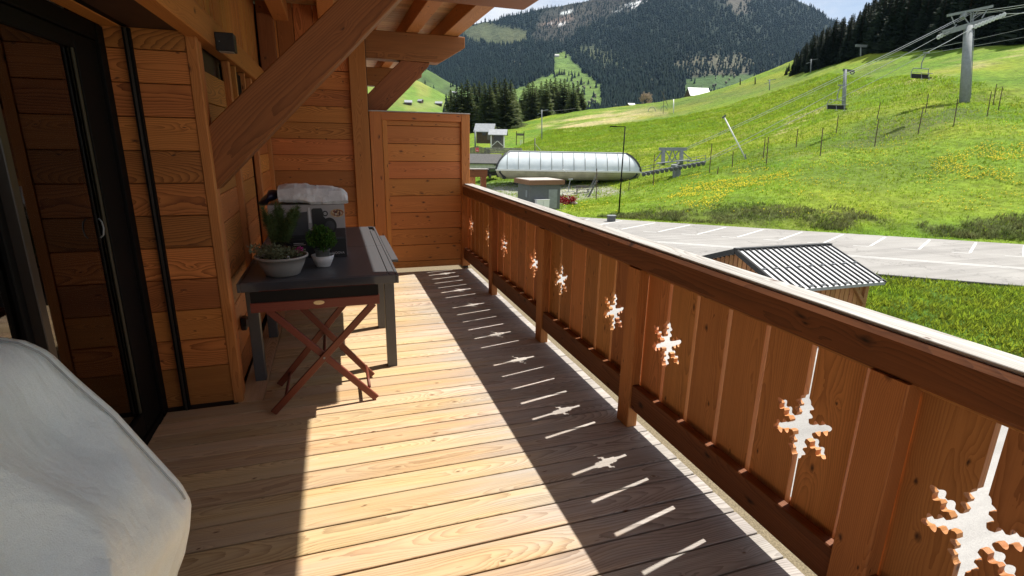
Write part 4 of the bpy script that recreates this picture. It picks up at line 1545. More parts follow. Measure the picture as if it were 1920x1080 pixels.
leg((-0.437, 3.150, 0.012), (0.175, 3.150, 0.648))
leg((0.163, 3.173, 0.012), (-0.410, 3.173, 0.648))
leg((-0.437, 3.545, 0.012), (0.10, 3.545, 0.648))
leg((0.163, 3.522, 0.012), (-0.335, 3.522, 0.648))
for (xx, zz, ya, yb) in ((0.125, 0.09, 3.185, 3.512), (-0.365, 0.09, 3.162, 3.535), (-0.128, 0.33, 3.16, 3.54)):
    mb = MB()
    mb.tube([(xx, ya, zz), (xx, yb, zz)], 0.010, 10)
    mb.build('stretcher', M['mahogany'], tt, True)
for yy in (3.139, 3.511):
    mb = MB()
    mb.lathe([(0.0, 0.0), (0.007, 0.0), (0.006, 0.003), (0.0, 0.003)], (0, 0, 0), 10)
    mb.build('pivot_bolt', M['steel'], tt, mw=Matrix.Translation((-0.128, yy, 0.333)) @ Euler((R(90), 0, 0)).to_matrix().to_4x4())

# ---- carton box with printed front, bags on top
BXL, BXR, BY, BT = -0.475, 0.060, 4.225, 1.125
cb = thing('carton_box', (-0.2, 4.35, TZ), 'grey and black appliance carton with printed pizza on the dark table', 'box')
bx('carton', BXL, BXR, BY, 4.60, TZ + 0.002, BT, 'boxgrey', cb, 0.003)
P_ = BY - 0.002


def card(name, x0, x1, z0, z1, mat, off=0.0):
    mb = MB()
    mb.box(x0, x1, P_ - 0.001 - off, P_ - off, z0, z1)
    return mb.build(name, M[mat], cb)


card('black_print', BXL + 0.002, BXR - 0.001, TZ + 0.004, 0.865, 'boxblack')
card('plum_band', -0.06, BXR - 0.001, 0.8655, 0.945, 'boxplum')
card('silver_line', -0.05, BXR - 0.02, 0.862, 0.876, 'printgrey', 0.002)
card('appliance_print', BXL + 0.01, -0.061, 0.8655, 0.93, 'boxblack')


def disc(name, cx, cz, rx, rz, mat, off):
    mb = MB()
    n = 28
    mb.prism([(cx + rx * math.cos(2 * math.pi * i / n), cz + rz * math.sin(2 * math.pi * i / n)) for i in range(n)], lambda a, b, d: (a, d, b), P_ - off - 0.001, P_ - off)
    return mb.build(name, M[mat], cb)


def poly_print(name, pts, mat, off):
    mb = MB()
    mb.prism(pts, lambda a, b, d: (a, d, b), P_ - off - 0.001, P_ - off)
    return mb.build(name, M[mat], cb)


# the coffee-maker like appliance pictured on the carton
poly_print('appliance_print', [(-0.175, 0.93), (-0.175, 1.085), (-0.165, 1.098), (-0.105, 1.098), (-0.098, 1.085), (-0.095, 1.04), (-0.065, 1.00), (-0.065, 0.93)], 'boxblack', 0.002)
poly_print('appliance_print', [(-0.20, 0.99), (-0.198, 1.105), (-0.186, 1.105), (-0.180, 0.99)], 'printwhite', 0.003)
poly_print('appliance_print', [(-0.34, 0.90), (-0.33, 1.06), (-0.205, 1.075), (-0.205, 0.90)], 'printgrey', 0.001)
disc('appliance_print', -0.055, 0.965, 0.052, 0.062, 'boxblack', 0.0025)
disc('appliance_print', -0.052, 0.962, 0.034, 0.040, 'printgrey', 0.0045)
disc('round_badge', -0.080, 1.058, 0.020, 0.021, 'boxblack', 0.0035)
disc('pizza_crust', 0.008, 1.060, 0.050, 0.031, 'crust', 0.002)
disc('pizza_picture', 0.010, 1.060, 0.043, 0.025, 'pizza', 0.004)
for zz, wd in ((1.066, 0.018), (1.058, 0.022), (1.050, 0.018)):
    card('badge_text', -0.080 - wd / 2, -0.080 + wd / 2, zz - 0.0018, zz + 0.0018, 'printwhite', 0.006)
for zz, x0, x1 in ((0.838, -0.32, -0.25), (0.826, -0.32, -0.235), (0.790, -0.30, -0.24), (0.778, -0.30, -0.25)):
    card('small_print', x0, x1, zz - 0.0016, zz + 0.0016, 'printwhite', 0.002)


def text(name, body, size, loc, rot, mat, parent, depth=0.0008):
    cu_ = bpy.data.curves.new(name, 'FONT')
    cu_.body = body
    cu_.size = size
    cu_.extrude = depth
    cu_.align_x = 'RIGHT'
    o_ = bpy.data.objects.new(name, cu_)
    COL.objects.link(o_)
    dg = bpy.context.evaluated_depsgraph_get()
    me = bpy.data.meshes.new_from_object(o_.evaluated_get(dg))
    bpy.data.objects.remove(o_)
    me.name = name
    return link(name, me, M[mat], parent, Matrix.Translation(loc) @ Euler(rot).to_matrix().to_4x4())


text('lettering', 'NOOVA', 0.024, (0.040, P_ - 0.003, 0.746), (R(90), 0, 0), 'printwhite', cb)


def blob(name, fn, nu, nv, mat, parent=None):
    V, F = [], []
    for j in range(nv + 1):
        for i in range(nu):
            V.append(fn(i / nu * 2 * math.pi, j / nv))
    for j in range(nv):
        for i in range(nu):
            F.append((j * nu + i, j * nu + (i + 1) % nu, (j + 1) * nu + (i + 1) % nu, (j + 1) * nu + i))
    F.append(tuple(range(nu))[::-1])
    F.append(tuple(nv * nu + i for i in range(nu)))
    mb = MB()
    mb.add(V, F)
    return mb.build(name, mat, parent, True)


def paper_bag():
    """A folded paper sack lying flat: square-cut left end, rounded soft right end, creased faces."""
    g_ = random.Random(5)
    nx, secs = 22, []
    V, F = [], []
    for i in range(nx + 1):
        t = i / nx
        x = -0.395 + 0.487 * t
        hh = 0.108 + 0.018 * math.sin(min(t * 1.3, 1) * 3.1) - 0.02 * max(0, t - 0.75) * 4
        if t > 0.9:
            hh *= 1 - 0.35 * ((t - 0.9) / 0.1) ** 2
        y0_, y1_ = 4.222 - 0.018 * math.sin(t * 2.8), 4.585
        lo = BT + 0.003 + (0.020 * (1 - t) if t < 0.45 else 0.002)
        ring = [(y0_ + 0.012, lo), (y0_ - 0.004, lo + 0.022), (y0_ + 0.012, lo + hh * 0.55), (y0_ + 0.045, lo + hh * 0.88), (y0_ + 0.11, lo + hh), (y0_ + 0.2, lo + hh * 1.02), (y0_ + 0.30, lo + hh * 0.93), (y1_, lo + hh * 0.6), (y1_, lo)]
        for q, (yy, zz) in enumerate(ring):
            n1 = mnoise.noise(Vector((x * 11, yy * 9 + q * 0.2, zz * 11)))
            n2 = mnoise.noise(Vector((x * 26 + 4, yy * 22, zz * 26)))
            V.append((x + (0.010 * n2 if 0 < i < nx else 0.006 * n1), yy + 0.010 * n1 + 0.006 * n2, max(zz + 0.012 * n1 + 0.007 * n2, BT + 0.003)))
    m_ = 9
    for i in range(nx):
        for q in range(m_):
            a_, b_ = i * m_ + q, i * m_ + (q + 1) % m_
            F.append((a_, b_, b_ + m_))
            F.append((a_, b_ + m_, a_ + m_))
    F.append(tuple(range(m_))[::-1])
    F.append(tuple(nx * m_ + q for q in range(m_)))
    mb = MB()
    mb.add(V, F)
    return mb.build('paper_bag', M['paper'])


pb = paper_bag()
tag(pb, 'crumpled white paper bag lying on top of the carton box', 'bag')
mb = MB()
mb.box(-0.20, -0.13, 4.35, 4.37, BT + 0.128, BT + 0.134)
mb.build('handle', M['plastic'], pb)


def foil_fn(a, t):
    e = max(0.05, math.sin(math.pi * min(max(t, 0.02), 0.98))) ** 0.6
    x = -0.545 + 0.165 * t
    ca, sa = math.cos(a), math.sin(a)
    yy = 4.36 + 0.11 * ca * e
    zz = BT + 0.045 * (1 - 0.1) + 0.042 * sa * e + 0.03 * t
    n = mnoise.noise(Vector((x * 16, yy * 16, zz * 16)))
    zz += 0.012 * n
    if x > BXL and zz < BT + 0.003:
        zz = BT + 0.003
    return (x + 0.012 * n, yy, zz - (0.035 * (1 - t) if x < BXL else 0))


fb = blob('plastic_bag', foil_fn, 26, 18, M['bluefoil'])
tag(fb, 'dark blue plastic bag hanging off the left end of the carton', 'bag')


# ---- plants on the table
def foliage(name, mat, parent, pts, size, nleaf, seed, flat=0.5, long=1.6):
    """A cloud of small leaf faces around the given centres (x, y, z, radius)."""
    g_ = np.random.default_rng(seed)
    w = np.array([p[3] ** 2 for p in pts])
    idx = g_.choice(len(pts), nleaf, p=w / w.sum())
    c = np.array([p[:3] for p in pts])[idx]
    rr = np.array([p[3] for p in pts])[idx]
    d = g_.normal(size=(nleaf, 3))
    d /= np.linalg.norm(d, axis=1)[:, None]
    P = c + d * (rr * g_.uniform(0.45, 1.0, nleaf) ** 0.6)[:, None]
    a = g_.normal(size=(nleaf, 3)) + d * 1.0 + np.array([0, 0, 0.4])
    a /= np.linalg.norm(a, axis=1)[:, None]
    b = np.cross(a, g_.normal(size=(nleaf, 3)))
    b /= np.linalg.norm(b, axis=1)[:, None]
    s = size * g_.uniform(0.6, 1.3, nleaf)[:, None]
    nrm = np.cross(a, b)
    V = np.stack([P - a * s * 0.1, P + b * s * flat + a * s * 0.6 + nrm * s * 0.15, P + a * s * long, P - b * s * flat + a * s * 0.6 + nrm * s * 0.15], 1)
    F = np.arange(nleaf * 4).reshape(-1, 4)
    return np_mesh(name, V.reshape(-1, 3), F, mat, parent)


wp = thing('potted_parsley', (-0.112, 3.92, TZ), 'bushy green parsley in a small white bowl on the dark table', 'plant')
mb = MB()
mb.lathe([(0.0, 0.002), (0.046, 0.002), (0.048, 0.006), (0.062, 0.035), (0.079, 0.084), (0.075, 0.084), (0.058, 0.035), (0.0, 0.02)], (-0.112, 3.92, TZ), 32)
mb.build('outer_pot', M['whitepot'], wp, True)
mb = MB()
mb.lathe([(0.040, 0.022), (0.050, 0.118), (0.054, 0.118), (0.054, 0.124), (0.049, 0.124), (0.047, 0.108), (0.0, 0.108)], (-0.112, 3.92, TZ), 28)
mb.build('inner_pot', M['innerpot'], wp, True)
cl = []
for i in range(46):
    a = rnd.uniform(0, 6.28)
    q = math.sqrt(rnd.random())
    zz = TZ + 0.15 + 0.13 * rnd.random() * (1.1 - 0.5 * q)
    cl.append((-0.112 + 0.088 * q * math.cos(a), 3.92 + 0.088 * q * math.sin(a), zz, 0.022 + 0.012 * rnd.random()))
foliage('foliage', M['herb'], wp, cl, 0.010, 2600, 4, 0.55, 1.3)
mb = MB()
for c in cl[::2]:
    mb.tube([(-0.112 + rnd.uniform(-0.02, 0.02), 3.92 + rnd.uniform(-0.02, 0.02), TZ + 0.11), (c[0], c[1], c[2])], 0.0016, 4)
mb.build('stem', M['herb'], wp)

bw = thing('planter_bowl', (-0.365, 3.74, TZ), 'wide stone grey bowl of low succulents on the table corner', 'plant')
mb = MB()
mb.lathe([(0.0, 0.002), (0.100, 0.002), (0.108, 0.008), (0.140, 0.075), (0.152, 0.118), (0.166, 0.120), (0.168, 0.132), (0.156, 0.134), (0.150, 0.122), (0.145, 0.108), (0.0, 0.108)], (-0.365, 3.74, TZ), 48)
mb.build('bowl', M['bowl'], bw, True)
mb = MB()
mb.lathe([(0.147, 0.1105), (0.10, 0.116), (0.05, 0.120), (0.0, 0.121)], (-0.365, 3.74, TZ), 30)
mb.build('soil', M['soil'], bw, True)
cl = []
for i in range(60):
    a = rnd.uniform(0, 6.28)
    q = math.sqrt(rnd.random())
    cl.append((-0.365 + 0.135 * q * math.cos(a), 3.74 + 0.135 * q * math.sin(a), TZ + 0.128 + 0.035 * rnd.random() * (1.4 if math.cos(a) < 0 else 0.7), 0.018 + 0.012 * rnd.random()))
for i in range(7):
    cl.append((-0.365 - 0.150 + rnd.uniform(-0.03, 0.02), 3.74 + rnd.uniform(-0.06, 0.05), TZ + 0.150 + rnd.uniform(0, 0.045), 0.022))
foliage('succulent', M['succulent'], bw, cl, 0.013, 1500, 9, 0.35, 1.5)
foliage('flower', M['pinkflower'], bw, [(-0.247, 3.76, TZ + 0.163, 0.016), (-0.262, 3.765, TZ + 0.155, 0.012)], 0.010, 60, 3, 0.5, 1.0)
mb = MB()
mb.tube([(-0.255, 3.75, TZ + 0.12), (-0.25, 3.76, TZ + 0.155)], 0.0018, 5)
for (dx, dy) in ((0.05, 0.02), (0.06, -0.01)):
    mb.tube([(-0.365 + dx, 3.74 + dy, TZ + 0.118), (-0.365 + dx - 0.004, 3.74 + dy, TZ + 0.185)], 0.006, 6, 0.002)
mb.build('stem', M['succulent'], bw, True)
mb = MB()
mb.tube([(-0.318, 3.66, TZ + 0.121), (-0.318, 3.66, TZ + 0.138)], 0.011, 8, 0.007)
mb.build('pebble', M['whitepot'], bw, True)

ro = thing('potted_rosemary', (-0.415, 4.02, TZ), 'tall dark green needle leaved shrub in a brown pot behind the grey bowl', 'plant')
mb = MB()
mb.lathe([(0.0, 0.002), (0.060, 0.002), (0.085, 0.115), (0.093, 0.115), (0.093, 0.128), (0.084, 0.128), (0.080, 0.110), (0.0, 0.110)], (-0.415, 4.02, TZ), 30)
mb.build('pot', M['terracotta'], ro, True)
mb = MB()
mb.lathe([(0.082, 0.112), (0.0, 0.118)], (-0.415, 4.02, TZ), 24)
mb.build('soil', M['soil'], ro, True)
mb = MB()
stems = []
for i in range(22):
    a = rnd.uniform(0, 6.28)
    q = rnd.uniform(0.02, 0.155)
    top = (-0.375 + q * math.cos(a) * 0.95, 4.02 + q * math.sin(a) * 0.8, TZ + rnd.uniform(0.30, 0.46) - q * 0.25)
    p0 = (-0.405 + rnd.uniform(-0.03, 0.03), 4.02 + rnd.uniform(-0.03, 0.03), TZ + 0.11)
    m1 = (p0[0] * 0.6 + top[0] * 0.4, p0[1] * 0.6 + top[1] * 0.4, TZ + 0.20)
    mb.tube([p0, m1, top], 0.0035, 5, 0.0015)
    stems.append((p0, m1, top))
mb.build('stem', M['bark'], ro, True)
g_ = np.random.default_rng(77)
Vn, Fn = [], []
for (p0, m1, top) in stems:
    p0, m1, top = map(np.array, (p0, m1, top))
    for q in g_.uniform(0.30, 1.0, 480):
        c = m1 * (1 - q) * 1.0 + top * q if q > 0.5 else p0 * (1 - 2 * q) + m1 * 2 * q
        c = p0 * (1 - q) ** 2 + 2 * m1 * q * (1 - q) + top * q * q
        ax = top - m1
        ax /= np.linalg.norm(ax)
        d = g_.normal(size=3)
        d = d / np.linalg.norm(d) + ax * 0.8
        d /= np.linalg.norm(d)
        s_ = np.cross(d, g_.normal(size=3))
        s_ /= np.linalg.norm(s_)
        L = g_.uniform(0.026, 0.050)
        k_ = len(Vn)
        Vn += [c - s_ * 0.0022, c + s_ * 0.0022, c + d * L]
        Fn.append((k_, k_ + 1, k_ + 2))
np_mesh('foliage', np.array(Vn), np.array(Fn), M['needleplant'], ro)

# ---- barbecue under its cover
cv = thing('covered_barbecue', (-0.72, 0.95, 0), 'barbecue under a pale grey fabric cover in the near left corner', 'barbecue cover')
YF, YN = 1.30, 0.46
prof = [(-1.02, 0.30), (-1.02, 0.86), (-0.995, 1.06), (-0.93, 1.168), (-0.80, 1.205), (-0.675, 1.200), (-0.633, 1.187), (-0.597, 1.158), (-0.560, 1.092), (-0.502, 1.002), (-0.445, 0.885), (-0.398, 0.79), (-0.383, 0.734), (-0.396, 0.66), (-0.417, 0.585), (-0.443, 0.525), (-0.462, 0.42), (-0.478, 0.30)]


def resample(p, n):
    p = np.array(p)
    d = np.concatenate([[0], np.cumsum(np.linalg.norm(np.diff(p, axis=0), axis=1))])
    t = np.linspace(0, d[-1], n)
    return np.stack([np.interp(t, d, p[:, 0]), np.interp(t, d, p[:, 1])], 1)


pr = resample(prof, 110)
cen = np.array([-0.72, 0.70])
rings = []
ny = 60
for j in range(ny + 1):
    t = j / ny
    yy = YF + (YN - YF) * t
    rings.append((yy, 1.0))
V, F = [], []
# far end closes inwards (the cover's end face), with a rounded edge
capN = 14
stack = [(YF - 0.004, k_ / capN * 0.985) for k_ in range(1, capN)] + [(YF, 0.99)] + [(YF - 0.012, 0.9985)]
stack = [(yy, f_) for yy, f_ in stack] + [(YF - 0.03 - (YF - 0.03 - YN) * j / ny, 1.0) for j in range(ny + 1)]
stack += [(YN, f_) for f_ in (0.97, 0.8, 0.5, 0.2, 0.02)]
for yy, f_ in stack:
    for a_, b_ in pr:
        x = cen[0] + (a_ - cen[0]) * f_
        z_ = cen[1] + (b_ - cen[1]) * f_
        n1 = mnoise.noise(Vector((x * 2.6, yy * 2.6 + 7, z_ * 2.6)))
        n2 = mnoise.noise(Vector((x * 7 + 3, yy * 5, z_ * 7)))
        # long soft folds falling from the shoulder
        n3 = mnoise.noise(Vector((x * 15 + 3, yy * 13, z_ * 11)))
        n4 = mnoise.noise(Vector((x * 3.1 + 1, yy * 3.4 + 2, z_ * 2.4)))
        fold = 1.15 * (1 - 3.2 * abs(n4)) + 0.40 * n2 + 0.08 * n3 + 0.7 * n1 - 1.1
        k_ = min(1.0, max(0.0, (YF - yy) / 0.12)) * f_
        amp = 0.040 * k_ * (0.6 + 0.7 * max(0.0, 1.10 - z_))
        dx, dz = a_ - cen[0], b_ - cen[1]
        L = math.hypot(dx, dz) + 1e-6
        V.append((x + dx / L * amp * fold, yy, z_ + dz / L * amp * fold))
npf = len(pr)
for j in range(len(stack) - 1):
    for i in range(npf - 1):
        F.append((j * npf + i, j * npf + i + 1, (j + 1) * npf + i + 1, (j + 1) * npf + i))
mb = MB()
mb.add(V, F)
mb.build('cover', M['cloth'], cv, True)
# piping seam along the far edge
mb = MB()
mb.tube([(cen[0] + (a_ - cen[0]) * 1.002, YF - 0.030, cen[1] + (b_ - cen[1]) * 1.002) for a_, b_ in pr[20:86]], 0.0022, 6)
mb.build('piping', M['piping'], cv, True)
for (lx, ly) in ((-0.92, 0.6), (-0.92, 1.18), (-0.52, 0.6), (-0.52, 1.18)):
    bx('leg', lx - 0.02, lx + 0.02, ly - 0.02, ly + 0.02, 0.0, 0.5, 'steeldark', cv, 0)
print('balcony done')
#PART3
# ================================================================== THINGS IN THE LANDSCAPE
def gp(u, v, dmin=20.0, dmax=420.0):
    """Where the ray behind pixel (u, v) first meets the terrain; returns point and depth."""
    ds = np.linspace(dmin, dmax, 4000)
    r = CM.T @ np.array([(u - 960) / FPX, (v - 540) / FPX, 1.0])
    P_ = CAM + ds[:, None] * r
    _, s_ = xy_to_rs(P_[:, 0], P_[:, 1])
    zt = np.where(s_ > 0, terr(P_[:, 0], P_[:, 1]), G)
    below = np.nonzero(P_[:, 2] < zt)[0]
    k_ = below[0] if len(below) else len(ds) - 1
    return P_[k_], ds[k_]


def zt1(x, y):
    return float(terr(np.array([x]), np.array([y]))[0])


SR = np.array([0.9495, -0.3133])       # to the right as the photograph sees it
SF = np.array([0.3133, 0.9495])        # away


def frame(o, yaw=0.0):
    """Local axes at o: x to the right of the picture turned by yaw degrees, y away, z up."""
    a = math.atan2(SR[1], SR[0]) + R(yaw)
    return Matrix.Translation(Vector(o)) @ Matrix.Rotation(a, 4, 'Z')


def bbox(mb, mw, x0, x1, y0_, y1_, z0, z1):
    k_ = len(mb.v)
    mb.box(x0, x1, y0_, y1_, z0, z1)
    for i in range(k_, len(mb.v)):
        mb.v[i] = tuple(mw @ Vector(mb.v[i]))
    return mb


def pbox(name, mw, b, mat, par):
    mb = MB()
    bbox(mb, mw, *b)
    return mb.build(name, M[mat] if isinstance(mat, str) else mat, par)


def tbar(mb, mw, p0, p1, w, h=None):
    return mb.bar(mw @ Vector(p0), mw @ Vector(p1), w, h)


def pbar(name, mw, p0, p1, w, h, mat, par):
    mb = MB()
    tbar(mb, mw, p0, p1, w, h)
    return mb.build(name, M[mat], par)


# ---- the wooden hut with a standing seam roof
HX0, HX1, HYR, HYE, HYF, HZR, HZE = 11.70, 15.52, 13.12, 11.02, 15.20, -1.50, -2.25
ht = thing('wooden_hut', (13.6, 13.1, G), 'small wooden hut with a ribbed grey metal roof just below the railing', 'hut')
M['seamdark'] = plain('dark_seam', (0.025, 0.026, 0.028), 0.6, 0.0, 0.3)
M['seamroof'] = plain('grey_sheet_roof', (0.32, 0.33, 0.345), 0.42, 0.2, 0.5, 1.5, 0.1)
for (ye, nm) in ((HYE, 'near'), (HYF, 'far')):
    mb = MB()
    vs = [(HX0, HYR, HZR), (HX1, HYR, HZR), (HX1, ye, HZE), (HX0, ye, HZE)]
    mb.add(vs + [(a, b, c - 0.09) for a, b, c in vs], [(0, 1, 2, 3), (7, 6, 5, 4), (0, 4, 5, 1), (1, 5, 6, 2), (2, 6, 7, 3), (3, 7, 4, 0)])
    sl = mb.build('roof', M['seamroof'], ht)
    nse = 17
    for i in range(nse + 1):
        xx = HX0 + 0.02 + (HX1 - HX0 - 0.04) * i / nse
        mb = MB()
        mb.bar((xx, HYR, HZR + 0.018), (xx, ye, HZE + 0.018), 0.040, 0.044)
        mb.build('seam', M['seamdark'], sl)
    for i in range(nse):
        for f_ in (0.52, 0.96):
            xx = HX0 + 0.02 + (HX1 - HX0 - 0.04) * (i + 0.5) / nse
            yy, zz = HYR + (ye - HYR) * f_, HZR + (HZE - HZR) * f_
            if i % 2 == 0:
                mb = MB()
                mb.bar((xx - 0.11, yy, zz + 0.022), (xx + 0.11, yy, zz + 0.022), 0.03, 0.035)
                mb.build('snow_guard', M['seamroof'], sl)
mb = MB()
mb.bar((HX0 - 0.02, HYR, HZR + 0.025), (HX1 + 0.02, HYR, HZR + 0.025), 0.16, 0.04)
mb.build('ridge_cap', M['seamdark'], ht)
for xx in (HX0 - 0.012, HX1 + 0.012):
    for ye in (HYE, HYF):
        mb = MB()
        mb.bar((xx, HYR, HZR - 0.055), (xx, ye, HZE - 0.055), 0.024, 0.15)
        mb.build('verge_board', M['seamdark'], ht)
WX0, WX1, WY0, WY1 = HX0 + 0.42, HX1 - 0.35, HYE + 0.38, HYF - 0.38
M['hutwood'] = wood('hut_larch', (0.40, 0.20, 0.085), (0.22, 0.09, 0.03), knots=0.4, vary=0.2)
nbd = 17
wdt = (WY1 - WY0) / nbd
for i in range(nbd):
    yc = WY0 + wdt * (i + 0.5)
    zt_ = HZR - 0.10 - abs(yc - HYR) * (HZR - HZE) / (HYR - HYE)
    for xx in (WX0, WX1):
        timber('plank', (xx, yc, G), (xx, yc, zt_), 0.03, wdt - 0.035, M['hutwood'], ht, up=(0, 1, 0))
nbd = 16
wdt = (WX1 - WX0) / nbd
for i in range(nbd):
    xc = WX0 + wdt * (i + 0.5)
    for yy in (WY0, WY1):
        timber('plank', (xc, yy, G), (xc, yy, HZE + 0.02), wdt - 0.03, 0.03, M['hutwood'], ht, up=(0, 1, 0))
pbox('inner_lining', Matrix.Identity(4), (WX0 + 0.04, WX1 - 0.04, WY0 + 0.04, WY1 - 0.04, G, HZE), 'darkunder', ht)
pbar('corner_post', Matrix.Identity(4), (WX1 + 0.03, WY0 - 0.03, G), (WX1 + 0.03, WY0 - 0.03, HZE - 0.05), 0.14, 0.14, 'hutwood', ht)
pbar('knee_brace', Matrix.Identity(4), (WX1 + 0.03, WY0 - 0.07, -3.0), (WX1 - 0.55, WY0 - 0.07, -2.35), 0.10, 0.10, 'hutwood', ht)

# ---- street lamp
LB = np.array([21.62, 37.75, G + 0.03])
LB[2] = max(zt1(LB[0], LB[1]), G)
sl_ = thing('street_lamp', LB, 'tall slim black street lamp with a short arm beside the parking bays', 'street lamp')
mb = MB()
mb.tube([(LB[0], LB[1], LB[2]), (LB[0], LB[1], LB[2] + 3.2), (LB[0] + 0.02, LB[1], 2.92)], 0.062, 10, 0.045)
mb.build('pole', M['black'], sl_, True)
LT = Vector((LB[0], LB[1], 2.90))
dv = Vector((-SR[0], -SR[1], 0))
mb = MB()
mb.bar(LT, LT + dv * 1.0, 0.06, 0.05)
mb.build('arm', M['black'], sl_)
mb = MB()
mb.bar(LT + dv * 0.65, LT + dv * 1.15, 0.20, 0.08)
mb.build('lamp_head', M['black'], sl_)
mb = MB()
mb.bar((LB[0], LB[1], LB[2] + 2.6), (LB[0], LB[1], LB[2] + 2.75), 0.2, 0.15)
mb.build('sensor_box', M['black'], sl_)

# utility box at the road edge
ub = np.array([19.5, 35.1])
uz = G
mw = frame((ub[0], ub[1], uz), 10)
t_ = thing('utility_box', (ub[0], ub[1], uz), 'tiny dark grey cable box at the far edge of the parking bays', 'utility box')
pbox('housing', mw, (-0.28, 0.28, -0.15, 0.15, 0.0, 0.42), 'steeldark', t_)
pbox('lid', mw, (-0.31, 0.31, -0.18, 0.18, 0.42, 0.47), 'greyroof', t_)

# ---- grey service kiosk
kp = at(1012, 393, 47.0)
kz = G - 0.3
mw = frame((kp[0], kp[1], kz), 24)
ks = thing('service_kiosk', (kp[0], kp[1], kz), 'dark grey flat roofed kiosk with a rust brown fascia beside the lift station', 'kiosk')
pbox('wall', mw, (-1.45, 1.45, -1.0, 1.6, 0.0, 2.42), 'greypanel', ks)
pbox('roof_fascia', mw, (-1.72, 1.72, -1.28, 1.88, 2.42, 2.80), 'rust', ks)
pbox('flat_roof', mw, (-1.60, 1.60, -1.16, 1.76, 2.801, 2.83), 'flatroof', ks)
pbox('door', mw, (0.30, 1.15, -1.03, -1.003, 0.35, 2.0), 'steel', ks)
pbox('vent_slot', mw, (-1.48, -1.453, -0.4, -0.1, 1.3, 1.9), 'steel', ks)
wc = thing('electric_cabinet', tuple(mw @ Vector((-0.55, -1.3, 0))), 'white electric cabinet standing against the dark grey kiosk', 'cabinet')
pbox('housing', mw, (-1.05, 0.15, -1.5, -1.06, 0.0, 1.15), 'white', wc)
pbox('door_joint', mw, (-0.46, -0.44, -1.508, -1.501, 0.08, 1.08), 'steel', wc)
pbox('lid', mw, (-1.09, 0.19, -1.54, -1.03, 1.151, 1.20), 'white', wc)

# red shrub by the kiosk
rp, rd = gp(1062, 384)
rs_ = thing('red_shrub', tuple(rp), 'low dark red flowering shrub to the right of the grey kiosk', 'shrub')
cl = [(rp[0] + rnd.uniform(-0.8, 0.8), rp[1] + rnd.uniform(-0.5, 0.5), rp[2] + rnd.uniform(0.15, 0.75), 0.28) for _ in range(26)]
foliage('foliage', M['redflower'], rs_, cl, 0.10, 1400, 21, 0.5, 1.2)

# ---- the chairlift station
SP = np.array([22.0, 73.7])
SA, SB = np.array([0.9481, -0.3180]), np.array([0.3180, 0.9481])
SL, SW = 20.6, 7.0
ZR = -2.22
st = thing('chairlift_station', (SP[0] + SA[0] * 10, SP[1] + SA[1] * 10, -5.1), 'long silver capsule shaped chairlift station with glazed curved roof', 'lift station')


def sp3(a, b, z):
    return (SP[0] + SA[0] * a + SB[0] * b, SP[1] + SA[1] * a + SB[1] * b, z)


def inset(h):
    return 2.75 * (1 - math.sqrt(max(0.0, 1 - (0.93 * h) ** 2))) + 0.35 * h


def dome_pt(side, q, h):
    i = inset(h)
    if side == 'front':
        return sp3(min(max(q, i), SL - i), i, ZR + 2.58 * h)
    if side == 'back':
        return sp3(min(max(q, i), SL - i), SW - i, ZR + 2.58 * h)
    if side == 'left':
        return sp3(i, min(max(q, i), SW - i), ZR + 2.58 * h)
    return sp3(SL - i, min(max(q, i), SW - i), ZR + 2.58 * h)


NH = 7
for side, LEN, n in (('front', SL, 13), ('back', SL, 13), ('left', SW, 5), ('right', SW, 5)):
    for k_ in range(n):
        q0, q1 = LEN * k_ / n, LEN * (k_ + 1) / n
        e = 0.05
        mb = MB()
        vs = []
        for j in range(NH + 1):
            h = 0.02 + 0.93 * j / NH
            vs += [dome_pt(side, q0 + e, h), dome_pt(side, q1 - e, h)]
        mb.add(vs, [(2 * j, 2 * j + 1, 2 * j + 3, 2 * j + 2) for j in range(NH)])
        o = mb.build('roof_panel', M['dome'], st, True)
    for k_ in range(n + 1):
        q = LEN * k_ / n
        mb = MB()
        mb.tube([dome_pt(side, q, 0.02 + 0.94 * j / NH) for j in range(NH + 1)], (0.055 if side in ('front', 'back') else 0.10) if (k_ not in (0, n)) else 0.16, 4)
        mb.build('roof_rib', M['steel'] if k_ not in (0, n) and side in ('front', 'back') else M['steeldark'], st)
mb = MB()
i1 = inset(0.955)
vs = [sp3(i1, i1, ZR + 2.47), sp3(SL - i1, i1, ZR + 2.47), sp3(SL - i1, SW - i1, ZR + 2.47), sp3(i1, SW - i1, ZR + 2.47)]
vs += [(a, b, c + 0.12) for a, b, c in vs]
mb.add(vs, [(0, 1, 2, 3), (4, 5, 6, 7), (0, 1, 5, 4), (1, 2, 6, 5), (2, 3, 7, 6), (3, 0, 4, 7)])
mb.build('roof_top', M['greyroof'], st)
mb = MB()
loop = [(0, 0), (SL, 0), (SL, SW), (0, SW)]
for (a0, b0), (a1, b1) in zip(loop, loop[1:] + loop[:1]):
    mb.bar(sp3(a0, b0, ZR), sp3(a1, b1, ZR), 0.16, 0.22)
mb.build('rim', M['white'], st)
mb = MB()
rows = []
for j in range(6):
    f_ = j / 5
    ii = 1.25 * f_ ** 1.8
    zz = ZR - 0.10 - 1.22 * math.sin(f_ * math.pi / 2) ** 1.1
    rows.append([sp3(ii, ii, zz), sp3(SL - ii, ii, zz), sp3(SL - ii, SW - ii, zz), sp3(ii, SW - ii, zz)])
vs = [p for r_ in rows for p in r_]
fs = []
for j in range(5):
    for q in range(4):
        fs.append((4 * j + q, 4 * j + (q + 1) % 4, 4 * j + 4 + (q + 1) % 4, 4 * j + 4 + q))
fs.append((20, 21, 22, 23))
mb.add(vs, fs)
mb.build('lower_shell', M['belly'], st)
